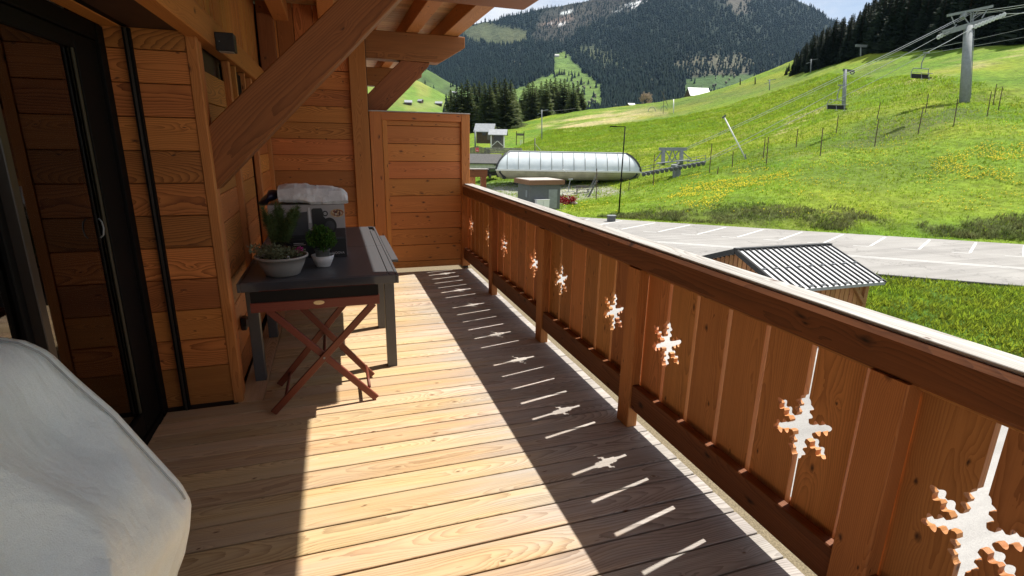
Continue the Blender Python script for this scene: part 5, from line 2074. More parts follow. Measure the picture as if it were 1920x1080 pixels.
for q in (2.9, 17.4):
    mb = MB()
    mb.bar(sp3(SL - 0.3 if q > 10 else 0.3, 0.35, ZR - 0.2), sp3(SL - 1.2 if q > 10 else 1.2, 0.8, ZR - 1.25), 0.9, 0.3)
    mb.build('dark_corner_panel', M['darkunder'], st)
for a_, w_, h_ in ((7.0, 6.5, 0.35), (14.5, 1.0, 0.3), (18.0, 1.0, 0.25)):
    mb = MB()
    mb.bar(sp3(a_ - w_ / 2, 3.0, ZR - 1.32 - h_ / 2), sp3(a_ + w_ / 2, 3.0, ZR - 1.32 - h_ / 2), 3.0, h_)
    mb.build('machinery', M['darkunder'], st)
for a_ in (3.2, 16.4):
    x_, y_, _ = sp3(a_, 3.2, 0)
    mb = MB()
    mb.bar((x_, y_, -5.8), (x_, y_, ZR - 1.30), 0.95, 0.75)
    mb.build('column', M['greywood'] if False else M['steeldark'], st)
mb = MB()
mb.tube([sp3(10.0, -0.05, ZR - 0.15), sp3(9.4, -0.05, ZR + 0.25)], 0.06, 6)
mb.build('marker', M['white'], st)

# steel stairs under the station
p0, p1 = at(1098, 380, 66), at(1119, 338, 68)
stt = thing('steel_stairs', tuple(p0), 'steep steel service stairs under the right half of the lift station', 'stairs')
for off in (-0.28, 0.28):
    o2 = np.array([SR[0], SR[1], 0]) * off * 0.4 + np.array([SF[0], SF[1], 0]) * off
    mb = MB()
    mb.bar(tuple(p0 + o2), tuple(p1 + o2), 0.06, 0.14)
    mb.build('stringer', M['steeldark'], stt)
    mb = MB()
    mb.bar(tuple(p0 + o2 + [0, 0, 0.8]), tuple(p1 + o2 + [0, 0, 0.8]), 0.04, 0.04)
    mb.build('handrail', M['steeldark'], stt)
for i in range(9):
    c_ = p0 + (p1 - p0) * (i + 0.5) / 9
    mb = MB()
    o2 = np.array([SF[0], SF[1], 0]) * 0.28 + np.array([SR[0], SR[1], 0]) * 0.11
    mb.bar(tuple(c_ - o2), tuple(c_ + o2), 0.22, 0.04)
    mb.build('step', M['steeldark'], stt)
# bench under the station
bp, bd = gp(1092, 361)
mw = frame(bp, 5)
bn = thing('bench', tuple(bp), 'plain grey bench under the lift station next to the stairs', 'bench')
pbox('seat', mw, (-0.9, 0.9, -0.2, 0.2, 0.42, 0.48), 'greywood', bn)
pbox('backrest', mw, (-0.9, 0.9, 0.2, 0.25, 0.6, 0.95), 'greywood', bn)
for xx in (-0.75, 0.75):
    pbox('leg', mw, (xx - 0.05, xx + 0.05, -0.18, 0.22, 0.0, 0.42), 'steeldark', bn)


# ---- chairs of the lift
def chair_proto():
    """Four seat chair; origin at the rope grip, x along the bench."""
    root = empty('lift_chair')
    mb = MB()
    mb.tube([(0, 0, 0), (0, 0.12, -0.35), (0, 0.30, -1.0), (0, 0.22, -1.55)], 0.055, 6)
    mb.build('hanger', M['steel'], root)
    mb = MB()
    mb.bar((-0.35, 0, 0.0), (0.35, 0, 0.0), 0.14, 0.16)
    mb.build('grip', M['steel'], root)
    mb = MB()
    mb.tube([(-1.12, 0.20, -2.62), (-1.12, 0.30, -2.0), (-1.0, 0.25, -1.6), (1.0, 0.25, -1.6), (1.12, 0.30, -2.0), (1.12, 0.20, -2.62)], 0.045, 6)
    mb.build('frame', M['steel'], root)
    mb = MB()
    mb.box(-1.08, 1.08, -0.30, 0.18, -2.66, -2.54)
    mb.build('seat', M['rubber'], root)
    mb = MB()
    mb.box(-1.08, 1.08, 0.19, 0.25, -2.52, -2.18)
    mb.build('backrest', M['rubber'], root)
    mb = MB()
    mb.tube([(-1.05, 0.2, -2.1), (-1.02, -0.35, -2.15), (1.02, -0.35, -2.15), (1.05, 0.2, -2.1)], 0.03, 6)
    mb.build('safety_bar', M['steel'], root)
    for xx in (-0.5, 0.5):
        mb = MB()
        mb.tube([(xx, -0.35, -2.15), (xx, -0.52, -2.75), (xx - 0.2, -0.55, -2.82), (xx + 0.2, -0.55, -2.82)], 0.025, 6)
        mb.build('footrest', M['steel'], root)
    return root


def copy_tree(o, par=None):
    c_ = o.copy()
    COL.objects.link(c_)
    if par is not None:
        c_.parent = par
    for ch in list(o.children):
        copy_tree(ch, c_)
    return c_


CH = chair_proto()
chs = [((1737, 99), 61.0, 'empty lift chair hanging from the cable left of the grey lift tower', 12),
       ((1577, 160), 64.0, 'empty lift chair low over the meadow beside the short dark pylon', 10),
       ((1070, 336), 70.0, 'parked lift chair hanging below the silver station by the kiosk', 40)]
for i, ((u, v), d, lab, yaw) in enumerate(chs):
    o = CH if i == 0 else copy_tree(CH)
    o.matrix_basis = frame(at(u, v, d), yaw) @ Matrix.Diagonal((1.08, 1.08, 1.04, 1))
    tag(o, lab, 'lift chair', 'chairs of the chairlift')

# ---- the big lift tower
tp_, td = gp(1808, 193)
td = max(60, min(td, 72))
tp_ = at(1808, 193, td)
TH = 174 / FPX * td
mw = frame((tp_[0], tp_[1], tp_[2] - 0.4), 0)
lt = thing('lift_tower', tuple(tp_), 'big grey chairlift tower with sheaves standing on the upper meadow', 'lift tower')
sc_ = td / FPX                      # metres per pixel there
TT = 0.4 + (193 - 52) * sc_

def tv(u, v, y_=0.0):
    """Tower coordinates of a spot seen at (u, v)."""
    return mw.inverted() @ Vector(at(u, v, td + y_))


mb = MB()
mb.tube([mw @ tv(1808, 196), mw @ tv(1816, 50)], 0.58, 16, 0.50)
mb.build('mast', M['steel'], lt, True)
pbar('cross_arm', mw, tv(1770, 62, 0.3), tv(1862, 34, -0.3), 0.55, 0.6, 'steel', lt)
for (u0, v0, u1, v1, yy, n) in ((1757, 72, 1790, 55, 0.6, 6), (1826, 52, 1886, 27, -0.6, 9)):
    mb = MB()
    tbar(mb, mw, tv(u0, v0, yy), tv(u1, v1, yy), 0.12, 0.18)
    tr_ = mb.build('sheave_beam', M['steeldark'], lt)
    for i in range(n):
        f_ = (i + 0.5) / n
        c_ = mw @ (tv(u0 + (u1 - u0) * f_, v0 + (v1 - v0) * f_ - 1.0, yy - 0.12))
        mb = MB()
        mb.lathe([(0.10, -0.06), (0.24, -0.06), (0.28, -0.02), (0.28, 0.02), (0.24, 0.06), (0.10, 0.06), (0.10, -0.06)], (0, 0, 0), 12)
        mb.build('sheave', M['sheave'], tr_, mw=Matrix.Translation(c_) @ mw.to_3x3().to_4x4() @ Euler((R(90), 0, 0)).to_matrix().to_4x4())
for (a_, b_) in (((1790, 46), (1783, 28)), ((1841, 34), (1852, 16)), ((1793, 46), (1781, 62)), ((1822, 38), (1834, 18)), ((1818, 46), (1806, 30)), ((1820, 44), (1821, 20)), ((1824, 44), (1825, 20))):
    pbar('strut', mw, tv(*a_), tv(*b_), 0.12 if a_[0] < 1815 or a_[0] > 1830 else 0.08, 0.12, 'steel', lt)
pbar('top_beam', mw, tv(1777, 29), tv(1812, 22), 0.35, 0.3, 'steel', lt)
pbar('top_beam', mw, tv(1812, 22), tv(1860, 12), 0.40, 0.3, 'steel', lt)
pbar('motor_box', mw, tv(1804, 34, 0), tv(1808, 25, 0), 0.5, 0.5, 'steel', lt)
for i in range(9):
    pbar('ladder_rung', mw, tv(1818.5, 44 - i * 2.8, -0.2), tv(1822.5, 43.5 - i * 2.8, -0.2), 0.05, 0.05, 'steel', lt)
for (u0, v0, u1, v1) in ((1795, 42, 1808, 36), (1826, 36, 1842, 25), (1842, 25, 1884, 21), (1828, 30, 1840, 24), (1790, 50, 1760, 62), (1764, 58, 1782, 54)):
    pbar('walkway_rail', mw, tv(u0, v0, -0.8), tv(u1, v1, -0.8), 0.05, 0.05, 'steel', lt)
for i in range(24):
    vv = 180 - 5.4 * i
    pbar('ladder_rung', mw, tv(1816.5 + 0.06 * (180 - vv), vv, -0.35), tv(1820 + 0.05 * (180 - vv), vv, -0.35), 0.05, 0.05, 'steel', lt)
for xx in (1816.5, 1820):
    pbar('ladder_rail', mw, tv(xx, 184, -0.35), tv(xx + 7, 50, -0.35), 0.05, 0.05, 'steel', lt)

# ---- first tower with the long sheave banks, right of the station
lp_, ld = gp(1269, 332)
ld = max(62, min(ld, 80))
lp_ = at(1269, 332, ld)
mw = lmw = frame((lp_[0], lp_[1], lp_[2] - 0.5), 0)
ls = ld / FPX
lt2 = thing('lift_tower', tuple(lp_), 'low grey sheave tower with a portal frame right of the silver station', 'lift tower')


def lv(u, v, y_=0.0):
    return lmw.inverted() @ Vector(at(u, v, ld + y_))


pbar('column', mw, (0, 0, 0), lv(1269, 312), 0.75, 0.75, 'steel', lt2)
pbar('cross_beam', mw, lv(1262, 313, -2.2), lv(1276, 308, 2.2), 0.6, 0.5, 'steel', lt2)
for yy in (-2.2, 2.2):
    mb = MB()
    tbar(mb, mw, lv(1203, 325, yy), lv(1323, 303, yy), 0.16, 0.24)
    tr_ = mb.build('sheave_beam', M['steel'], lt2)
    for i in range(14):
        f_ = (i + 0.5) / 14
        c_ = mw @ lv(1203 + 120 * f_, 326 - 22 * f_ + 2.0, yy - 0.15)
        mb = MB()
        mb.lathe([(0.0, -0.06), (0.22, -0.06), (0.26, -0.02), (0.26, 0.02), (0.22, 0.06), (0.0, 0.06)], (0, 0, 0), 10)
        mb.build('sheave', M['steeldark'], tr_, mw=Matrix.Translation(c_) @ mw.to_3x3().to_4x4() @ Euler((R(90), 0, 0)).to_matrix().to_4x4())
    mb = MB()
    for i in range(8):
        f_ = i / 7
        tbar(mb, mw, lv(1203 + 120 * f_, 323 - 22 * f_, yy - 0.5), lv(1203 + 120 * f_, 313 - 22 * f_, yy - 0.5), 0.05)
    tbar(mb, mw, lv(1203, 313, yy - 0.5), lv(1323, 291, yy - 0.5), 0.05)
    tbar(mb, mw, lv(1203, 318, yy - 0.5), lv(1323, 296, yy - 0.5), 0.05)
    mb.build('walkway_rail', M['steel'], lt2)
for uu in (1243, 1277):
    pbar('portal_post', mw, lv(uu, 309), lv(uu + 1, 279), 0.42, 0.42, 'steel', lt2)
pbar('portal_beam', mw, lv(1236, 279.5), lv(1287, 279.5), 0.45, 0.4, 'steel', lt2)
for (a_, b_) in (((1247, 282), (1262, 305)), ((1273, 282), (1258, 305)), ((1279, 284), (1298, 301)), ((1241, 284), (1228, 302)), ((1260, 282), (1252, 305)), ((1262, 282), (1270, 305))):
    pbar('strut', mw, lv(*a_), lv(*b_), 0.11, 0.11, 'steel', lt2)
for (u0, v0, u1, v1) in ((1232, 306, 1292, 300), (1290, 303, 1310, 300), (1205, 328, 1230, 322)):
    pbar('platform', mw, lv(u0, v0, -0.6), lv(u1, v1, -0.6), 0.9, 0.10, 'steel', lt2)


# ---- smaller pylons, poles, snow lance
def pole_thing(name, label, cat, u, v, ut, vt, r, mat, group=None, dfix=None):
    P_, d = (at(u, v, dfix), dfix) if dfix else gp(u, v)
    T_ = at(ut, vt, d)
    o = thing(name, tuple(P_), label, cat, group)
    mb = MB()
    mb.tube([tuple(P_ - [0, 0, 0.3]), tuple(T_)], r, 8, r * 0.8)
    mb.build('pole', M[mat], o, True)
    return o, P_, T_, d


o, P_, T_, d = pole_thing('lift_pylon', 'short dark pylon with a wheel on top beside the low lift chair', 'pylon', 1582, 204, 1585, 131, 0.30, 'steel')
s_ = d / FPX
mw = frame(T_, 0)
pbar('arm', mw, (-4 * s_, 0, 0), (16 * s_, 0, -2 * s_), 0.3, 0.3, 'steeldark', o)
mb = MB()
mb.lathe([(0.24, -0.08), (0.36, -0.08), (0.36, 0.08), (0.24, 0.08), (0.24, -0.08)], (0, 0, 0), 16)
mb.build('wheel', M['steeldark'], o, mw=mw @ Matrix.Translation((14 * s_, 0, -4 * s_)) @ Euler((R(90), 0, 0)).to_matrix().to_4x4())
for (u, v, ut, vt, lab, r) in ((1520, 136, 1521, 111, 'pale thin lift pylon in front of the forest edge', 0.16), (1443, 169, 1443, 149, 'small white pylon on the crest left of the forest', 0.15),
                               (1263, 212, 1263, 186, 'white pole on the crest right of the dry grass', 0.16), (1016, 262, 1016, 206, 'pale lift pylon with cross arm above the station roof', 0.17),
                               (1614, 106, 1614, 87, 'small grey pylon with a wide head at the forest foot', 0.2)):
    o, P_, T_, d = pole_thing('lift_pylon', lab, 'pylon', u, v, ut, vt, r, 'steel' if u != 1263 else 'white')
    s_ = d / FPX
    mw = frame(T_, 0)
    if u == 1614:
        pbar('head', mw, (-10 * s_, 0, 0.2), (12 * s_, 0, 0.1), 0.4, 0.6, 'steel', o)
    elif u != 1263:
        pbar('arm', mw, (-3 * s_, 0, -0.3), (12 * s_, 0, 0.1), 0.14, 0.16, 'steel', o)
        pbar('arm', mw, (-8 * s_, 0, -8 * s_), (0, 0, -5 * s_), 0.10, 0.12, 'steel', o)
for (u, v, vt, lab) in ((1388, 159, 147, 'left of two short black posts on the meadow crest'), (1416, 158, 145, 'right of two short black posts on the meadow crest'),):
    pole_thing('post', lab, 'post', u, v, u, vt, 0.22, 'black')
o, P_, T_, d = pole_thing('post', 'stubby grey post with a slanted stay above the station roof', 'post', 1003, 285, 1003, 259, 0.14, 'greywood')
mw = frame(P_, 0)
pbar('stay', mw, (0, 0, 15 * d / FPX), (14 * d / FPX, 0, 0), 0.09, 0.09, 'white', o)
o, P_, T_, d = pole_thing('snow_lance', 'long white snow lance leaning to the left on the meadow', 'snow lance', 1401, 298, 1358, 220, 0.10, 'white')
s_ = d / FPX
mw = frame(P_, 0)
pbar('base_post', mw, (-2 * s_, 0, -9 * s_), (0, 0, 1 * s_), 0.16, 0.16, 'steel', o)
pbar('base_foot', mw, (-11 * s_, 0, -8 * s_), (4 * s_, 0, -6 * s_), 0.4, 0.14, 'steel', o)
pbar('hydraulic_strut', mw, (-5 * s_, 0, 9 * s_), (-1 * s_, 0, -6 * s_), 0.10, 0.10, 'steel', o)
mw = frame(T_, 0)
pbar('nozzle', mw, (-0.25, 0, -0.1), (0.15, 0, 0.25), 0.18, 0.18, 'steeldark', o)

ORD = ['leftmost'] + [q + ' from the left' for q in 'second third fourth fifth sixth seventh eighth ninth tenth eleventh twelfth thirteenth fourteenth fifteenth sixteenth seventeenth eighteenth nineteenth'.split()]
fence_posts = [(1431, 297, 1435, 257), (1437, 310, 1441, 257), (1493, 276, 1496, 242), (1538, 293, 1543, 240), (1568, 250, 1572, 216), (1640, 275, 1648, 222),
               (1644, 225, 1651, 192), (1721, 253, 1731, 201), (1735, 212, 1741, 176), (1788, 238, 1796, 186), (1851, 219, 1859, 172), (1862, 198, 1869, 157),
               (1872, 207, 1880, 163), (1225, 347, 1227, 290), (1330, 325, 1335, 269), (1373, 313, 1375, 283), (1118, 376, 1119, 316), (1179, 358, 1180, 340), (1345, 327, 1347, 313)]
for i, (u, v, ut, vt) in enumerate(fence_posts):
    P_, d = gp(u, v)
    T_ = at(ut, vt, d)
    mb = MB()
    mb.tube([tuple(P_ - [0, 0, 0.3]), tuple(T_)], 0.055, 6, 0.045)
    o = mb.build('fence_post', M['greywood'] if False else M['cabinwood'])
    rank = sorted(q[0] for q in fence_posts).index(u)
    tag(o, 'thin dark net post, %s of the %d on the ski meadow' % (ORD[rank], len(fence_posts)), 'post', 'net posts on the meadow')

# hoops and a tripod of poles on the crest
for (u, v, w_, lab) in ((1222, 210, 14, 'left pale hoop arching over the dry grass on the crest'), (1245, 208, 12, 'right pale hoop arching over the dry grass on the crest')):
    P_, d = gp(u, v)
    s_ = d / FPX
    mw = frame(P_, 0)
    mb = MB()
    mb.tube([mw @ Vector((math.cos(a_) * w_ / 2 * s_, 0, math.sin(a_) * 9 * s_)) for a_ in np.linspace(0, math.pi, 9)], 0.09, 5)
    tag(mb.build('hoop', M['steel']), lab, 'hoop')
P_, d = gp(1243, 214)
s_ = d / FPX
mw = frame(P_, 0)
o = thing('pole_tripod', tuple(P_), 'thin tripod of bare poles standing on the crest beside the white pole', 'tripod')
for (a_, b_) in (((-2, 44), (1, -2)), ((-6, 40), (6, 20)), ((0, 30), (9, 14))):
    pbar('pole', mw, (a_[0] * s_, 0, a_[1] * s_), (b_[0] * s_, 0.3, b_[1] * s_), 0.10, 0.10, 'greywood', o)


# ---- cables
def cable(pts, r, label, mat='steel'):
    P_ = [at(*p) for p in pts]
    out = []
    for a_, b_ in zip(P_[:-1], P_[1:]):
        L = np.linalg.norm(b_ - a_)
        n = 8
        for i in range(n):
            f_ = i / n
            q = a_ * (1 - f_) + b_ * f_
            q = q - np.array([0, 0, 0.006 * L * 4 * f_ * (1 - f_)])
            out.append(tuple(q))
    out.append(tuple(P_[-1]))
    mb = MB()
    mb.tube(out, r, 6)
    tag(mb.build('lift_cable', M[mat]), label, 'cable')


M['wire'] = plain('bright_wire_rope', (0.50, 0.51, 0.52), 0.35, 0.7, 0.5)
cable([(1283, 279, ld), (1590, 136, 67), (1822, 22, td), (1960, 2, 74)], 0.034, 'upper wire rope from the sheave tower over the short pylon to the big tower', 'wire')
cable([(1286, 281, ld), (1592, 139, 67.5), (1820, 26, td), (1960, 6, 75)], 0.028, 'thin second wire close under the upper rope', 'wire')
cable([(1323, 300, ld), (1620, 142, 69), (1757, 70, td), (1790, 54, td), (1960, 12, 77)], 0.030, 'middle haul rope reaching the left sheaves of the big tower', 'wire')
cable([(1323, 303, ld), (1640, 152, 64), (1737, 99, 61), (1826, 51, 63), (1886, 26, 64), (1960, 20, 70)], 0.032, 'lowest haul rope carrying the chair left of the big tower', 'wire')
cable([(1640, 112, 118), (1770, 86, 110), (1960, 44, 105)], 0.03, 'upper of two distant wires crossing in front of the forest', 'wire')
cable([(1640, 116, 118), (1770, 95, 110), (1960, 62, 105)], 0.03, 'lower of two distant wires crossing in front of the forest', 'wire')
cable([(1016, 208, 152), (1080, 203, 190)], 0.04, 'short wire running from the pylon above the station into the trees', 'steeldark')


# ---- houses
def gable(name, label, cat, c, yaw, L, W, wh, rh, wallm, roofm, over=0.4, th=0.16, extra=True, group=None):
    """House with its ridge along local x; every visible part a mesh of its own."""
    mw = frame(c, yaw)
    o = thing(name, tuple(c), label, cat, group)
    mb = MB()
    mb.prism([(-W / 2, -0.8), (W / 2, -0.8), (W / 2, wh), (0, wh + rh * (1 - 0.02)), (-W / 2, wh)], lambda a, b, d: tuple(mw @ Vector((d, a, b))), -L / 2, L / 2)
    mb.build('wall', M[wallm], o)
    for sgn in (-1, 1):
        k_ = (W / 2 + over) / (W / 2)
        mb = MB()
        e = [(0, wh + rh + 0.02), (sgn * W / 2 * k_, wh + rh - rh * k_ + 0.02), (sgn * W / 2 * k_, wh + rh - rh * k_ + th), (0, wh + rh + th)]
        mb.prism(e, lambda a, b, d: tuple(mw @ Vector((d, a, b))), -L / 2 - over, L / 2 + over)
        mb.build('roof', M[roofm], o)
    if extra:
        n = max(1, int(L / 2.2))
        for i in range(n):
            xx = -L / 2 + L * (i + 0.5) / n
            pbox('window', mw, (xx - 0.4, xx + 0.4, -W / 2 - 0.03, -W / 2 - 0.002, wh * 0.45, wh * 0.8), 'window', o)
        pbox('window', mw, (-L / 2 - 0.03, -L / 2 - 0.002, -0.5, 0.5, wh * 0.45, wh * 0.8), 'window', o)
        pbox('door', mw, (L / 2 - 1.0, L / 2 - 0.2, -W / 2 - 0.04, -W / 2 - 0.002, 0.0, min(2.0, wh * 0.8)), 'greywood', o)
    return o, mw


b0 = at(1307, 183, 232)
gable('barn', 'dark wooden barn with a pale metal roof on the skyline of the meadow', 'barn', b0, 8, 8.6, 5.5, 0.9, 3.0, 'cabinwood', 'greyroof', 0.5)
b0 = at(1183, 201, 255)
gable('shed', 'tiny pale roofed shed just below the budding tree on the crest', 'shed', b0, 15, 3.0, 2.5, 0.9, 0.8, 'cabinwood', 'greyroof', 0.3)
b0, d = gp(910, 264)
b0 = at(910, 262, 118)
gable('cabin', 'wooden cabin with a grey gable roof left of the small booth', 'cabin', b0, -8, 3.4, 3.2, 2.0, 1.3, 'cabinwood', 'greyroof', 0.55)
b0 = at(934, 273, 112)
o, mw = gable('booth', 'small open booth with grey roof and pale posts by the stone wall', 'booth', b0, -4, 2.4, 2.4, 2.5, 0.7, 'greywood', 'greyroof', 0.75, 0.14, False)
for xx in (-1.35, 1.35):
    pbox('post', mw, (xx - 0.12, xx + 0.12, -1.5, -1.25, -0.6, 2.45), 'white', o)
for sgn in (-1, 1):
    pbar('gable_trim', mw, (0, -1.55, 0.95), (sgn * 1.15, -1.55, -0.05), 0.12, 0.12, 'white', o)
pbox('window', mw, (-0.8, 0.8, -1.23, -1.203, 1.0, 2.1), 'window', o)
b0 = at(893, 309, 93)
gable('low_building', 'low building with dark gable roof and white fascia left of the station', 'building', b0, 4, 8.0, 5.0, 0.45, 1.25, 'wallwhite', 'slate', 0.45, 0.2)
b0 = at(900, 300, 100)
mw = frame(b0, 0)
o = thing('board_fence', tuple(b0), 'grey weathered board fence carrying a pink sign above the low building', 'fence')
for i in range(20):
    xx = -3.2 + 0.26 * i
    if xx < 2.0:
        pbox('board', mw, (xx, xx + 0.22, 0, 0.05, -1.0, 2.6 - 0.9 * abs(xx + 0.6) / 3.2), 'greywood', o)
sg = thing('sign', tuple(mw @ Vector((-0.5, -0.1, 1.6))), 'small pink sign fixed on the grey board fence', 'sign')
pbox('plate', mw, (-0.85, -0.20, -0.06, -0.03, 1.55, 2.25), 'pink', sg)
pbox('print', mw, (-0.72, -0.33, -0.068, -0.061, 1.72, 1.80), 'white', sg)
b0 = at(948, 283, 106)
mw = frame(b0, 0)
o = thing('stone_wall', tuple(b0), 'low grey rubble stone wall in front of the booth', 'wall')
for i in range(22):
    for j in range(3):
        xx = -4.2 + 0.34 * i + 0.15 * (j % 2)
        pbox('stone', mw, (xx, xx + 0.31, rnd.uniform(-0.05, 0.05), 0.4, -0.5 + 0.38 * j, -0.5 + 0.38 * j + 0.35), 'stone', o)
b0, d = gp(975, 271)
mw = frame(b0, 0)
s_ = d / FPX
o = thing('sign_gantry', tuple(b0), 'two posts joined by a dark crossboard on the grass behind the booth', 'sign gantry')
for xx in (-7, 7):
    pbox('post', mw, (xx * s_ - 0.1, xx * s_ + 0.1, -0.1, 0.1, -0.3, 24 * s_), 'cabinwood', o)
pbox('crossboard', mw, (-6.3 * s_, 6.3 * s_, -0.06, 0.06, 16 * s_, 20 * s_), 'greywood', o)
for i, xx in enumerate((0.5, 3.5)):
    t_ = thing('marker_post', tuple(mw @ Vector((xx * s_, -0.5, 0))), ('left' if i == 0 else 'right') + ' white marker post standing in front of the sign frame', 'marker')
    pbox('board', mw, (xx * s_ - 0.08, xx * s_ + 0.12, -0.6, -0.5, -0.2, 8 * s_), 'white', t_)
b0 = at(891, 268, 112)
mw = frame(b0, 0)
t_ = thing('chimney_pipe', tuple(b0), 'pale upright pipe beside the cabin at the edge of the screen', 'pipe')
mb = MB()
mb.tube([mw @ Vector((0, 0, -1.0)), mw @ Vector((0, 0, 2.6))], 0.18, 10)
mb.build('tube', M['steel'], t_, True)
# vehicle parked by the low building
b0, d = gp(918, 335)
b0 = at(918, 333, 84)
mw = frame(b0, 60)
t_ = thing('parked_car', tuple(b0), 'dark parked car half hidden at the left end of the lift station', 'car')
mb = MB()
mb.prism([(-1.9, 0.35), (1.9, 0.35), (1.95, 0.85), (1.1, 0.95), (0.6, 1.45), (-1.2, 1.48), (-1.85, 1.0)], lambda a, b, q: tuple(mw @ Vector((a, q, b))), -0.85, 0.85)
mb.build('body', M['black'], t_)
mb = MB()
mb.prism([(-1.6, 1.02), (0.9, 1.0), (0.52, 1.40), (-1.15, 1.42)], lambda a, b, q: tuple(mw @ Vector((a, q, b))), -0.87, 0.87)
mb.build('side_window', M['window'], t_)
for xx in (-1.2, 1.2):
    for yy in (-0.8, 0.8):
        mb = MB()
        mb.lathe([(0.0, -0.1), (0.30, -0.1), (0.33, 0.0), (0.30, 0.1), (0.0, 0.1)], (0, 0, 0), 14)
        mb.build('wheel', M['rubber'], t_, mw=mw @ Matrix.Translation((xx, yy, 0.33)) @ Euler((R(90), 0, 0)).to_matrix().to_4x4())


def ridge_at(RG, u, v):
    d2 = (RG['U'] - u) ** 2 + (RG['V'] - v) ** 2
    i, j = np.unravel_index(np.argmin(d2), d2.shape)
    return RG['P'][i, j]


for (RG, u, v, L, W, wh, rh, yaw, lab) in ((H1, 771, 194, 8, 7, 2.2, 2.4, 12, 'left of the farmhouses on the sunny pasture hill'), (H1, 789, 193, 5, 5, 1.8, 1.8, -20, 'small middle farmhouse on the sunny pasture hill'),
                                           (H1, 822, 196, 8, 6, 2.0, 2.0, 5, 'right farmhouse on the sunny pasture hill near the dark wood'), (H2, 849, 176, 9, 7, 2.0, 2.0, 8, 'lone farmhouse higher up behind the conifers on the left'),):
    gable('farmhouse', lab, 'farmhouse', ridge_at(RG, u, v), yaw, L, W, wh, rh, 'cabinwood', 'greyroof', 0.7, 0.3)
gable('farmhouse', 'pale speck of a farmhouse at the top of the mountain clearing', 'farmhouse', ridge_at(MT, 1046, 107), 0, 18, 12, 5, 5, 'wallwhite', 'wallwhite', 1.0, 0.5)


# ---- trees
def spruce_meshes(seed, H=10.0, RAD=2.1, nw=34, low=0.04):
    g_ = np.random.default_rng(seed)
    V, F = [], []

    def tri(a, b, c):
        k_ = len(V)
        V.extend([a, b, c])
        F.append((k_, k_ + 1, k_ + 2))
    for i in range(nw):
        f_ = i / (nw - 1)
        z = H * (low + (0.97 - low) * f_ ** 0.92)
        Rr = RAD * (1 - f_) ** 0.85 * g_.uniform(0.8, 1.12) + 0.10
        nb = max(4, int(11 * (1 - f_) + 4))
        a0 = g_.uniform(0, 6.28)
        for k_ in range(nb):
            a = a0 + 6.283 * k_ / nb + g_.normal() * 0.18
            L = Rr * g_.uniform(0.65, 1.15)
            dirv = np.array([math.cos(a), math.sin(a), 0])
            sd_ = np.array([-math.sin(a), math.cos(a), 0])
            droop = -0.30 * L * g_.uniform(0.6, 1.4) * (1 - 0.6 * f_)
            root = np.array([0, 0, z + g_.normal() * 0.08])
            tip = root + dirv * L + np.array([0, 0, droop + 0.12 * L])
            mid = root + dirv * L * 0.55 + np.array([0, 0, droop * 0.75])
            w = 0.17 * L + 0.05
            # main bough
            tri(root + sd_ * 0.03, mid + sd_ * w + [0, 0, -0.10 * L], tip)
            tri(root - sd_ * 0.03, tip, mid - sd_ * w + [0, 0, -0.10 * L])
            # hanging sprays
            for q in (0.35, 0.6, 0.85):
                b_ = root + (tip - root) * q
                for sg_ in (-1, 1):
                    e = b_ + sd_ * sg_ * (0.26 * L * (1.1 - q) + 0.10) + dirv * 0.10 * L + np.array([0, 0, -g_.uniform(0.18, 0.42) * (0.45 + 0.5 * L / RAD)])
                    tri(b_ + dirv * 0.09, b_ - dirv * 0.09, e)
    # leader
    for k_ in range(3):
        a = k_ * 2.09
        p = np.array([math.cos(a) * 0.07, math.sin(a) * 0.07, H * 0.955])
        q = np.array([math.cos(a + 2.09) * 0.07, math.sin(a + 2.09) * 0.07, H * 0.955])
        tri(p, q, np.array([0, 0, H * 1.0]))
    me = bpy.data.meshes.new('crown')
    me.from_pydata([tuple(map(float, p)) for p in V], [], F)
    me.update()
    mb = MB()
    mb.tube([(0, 0, -0.4), (0, 0, H * 0.4), (0, 0, H * 0.93)], 0.22, 7, 0.03)
    tm = mb.mesh('trunk')
    return me, tm


def variants(seeds, mat, **kw):
    out = []
    for s__ in seeds:
        c_, t_2 = spruce_meshes(s__, **kw)
        c_.materials.append(M[mat])
        t_2.materials.append(M['bark'])
        out.append((c_, t_2))
    return out


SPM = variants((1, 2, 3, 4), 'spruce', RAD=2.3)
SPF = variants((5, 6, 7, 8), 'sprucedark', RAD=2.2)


def tree(var, P_, h, label, group, wide=1.0):
    o = empty('spruce_tree', tuple(P_), label, 'tree', group)
    s_ = h / 10.0
    o.scale = (s_ * wide, s_ * wide, s_)
    o.rotation_euler = (0, 0, rnd.uniform(0, 6.28))
    for nm, me in (('crown', var[0]), ('trunk', var[1])):
        c_ = bpy.data.objects.new(nm, me)
        COL.objects.link(c_)
        c_.parent = o
    return o


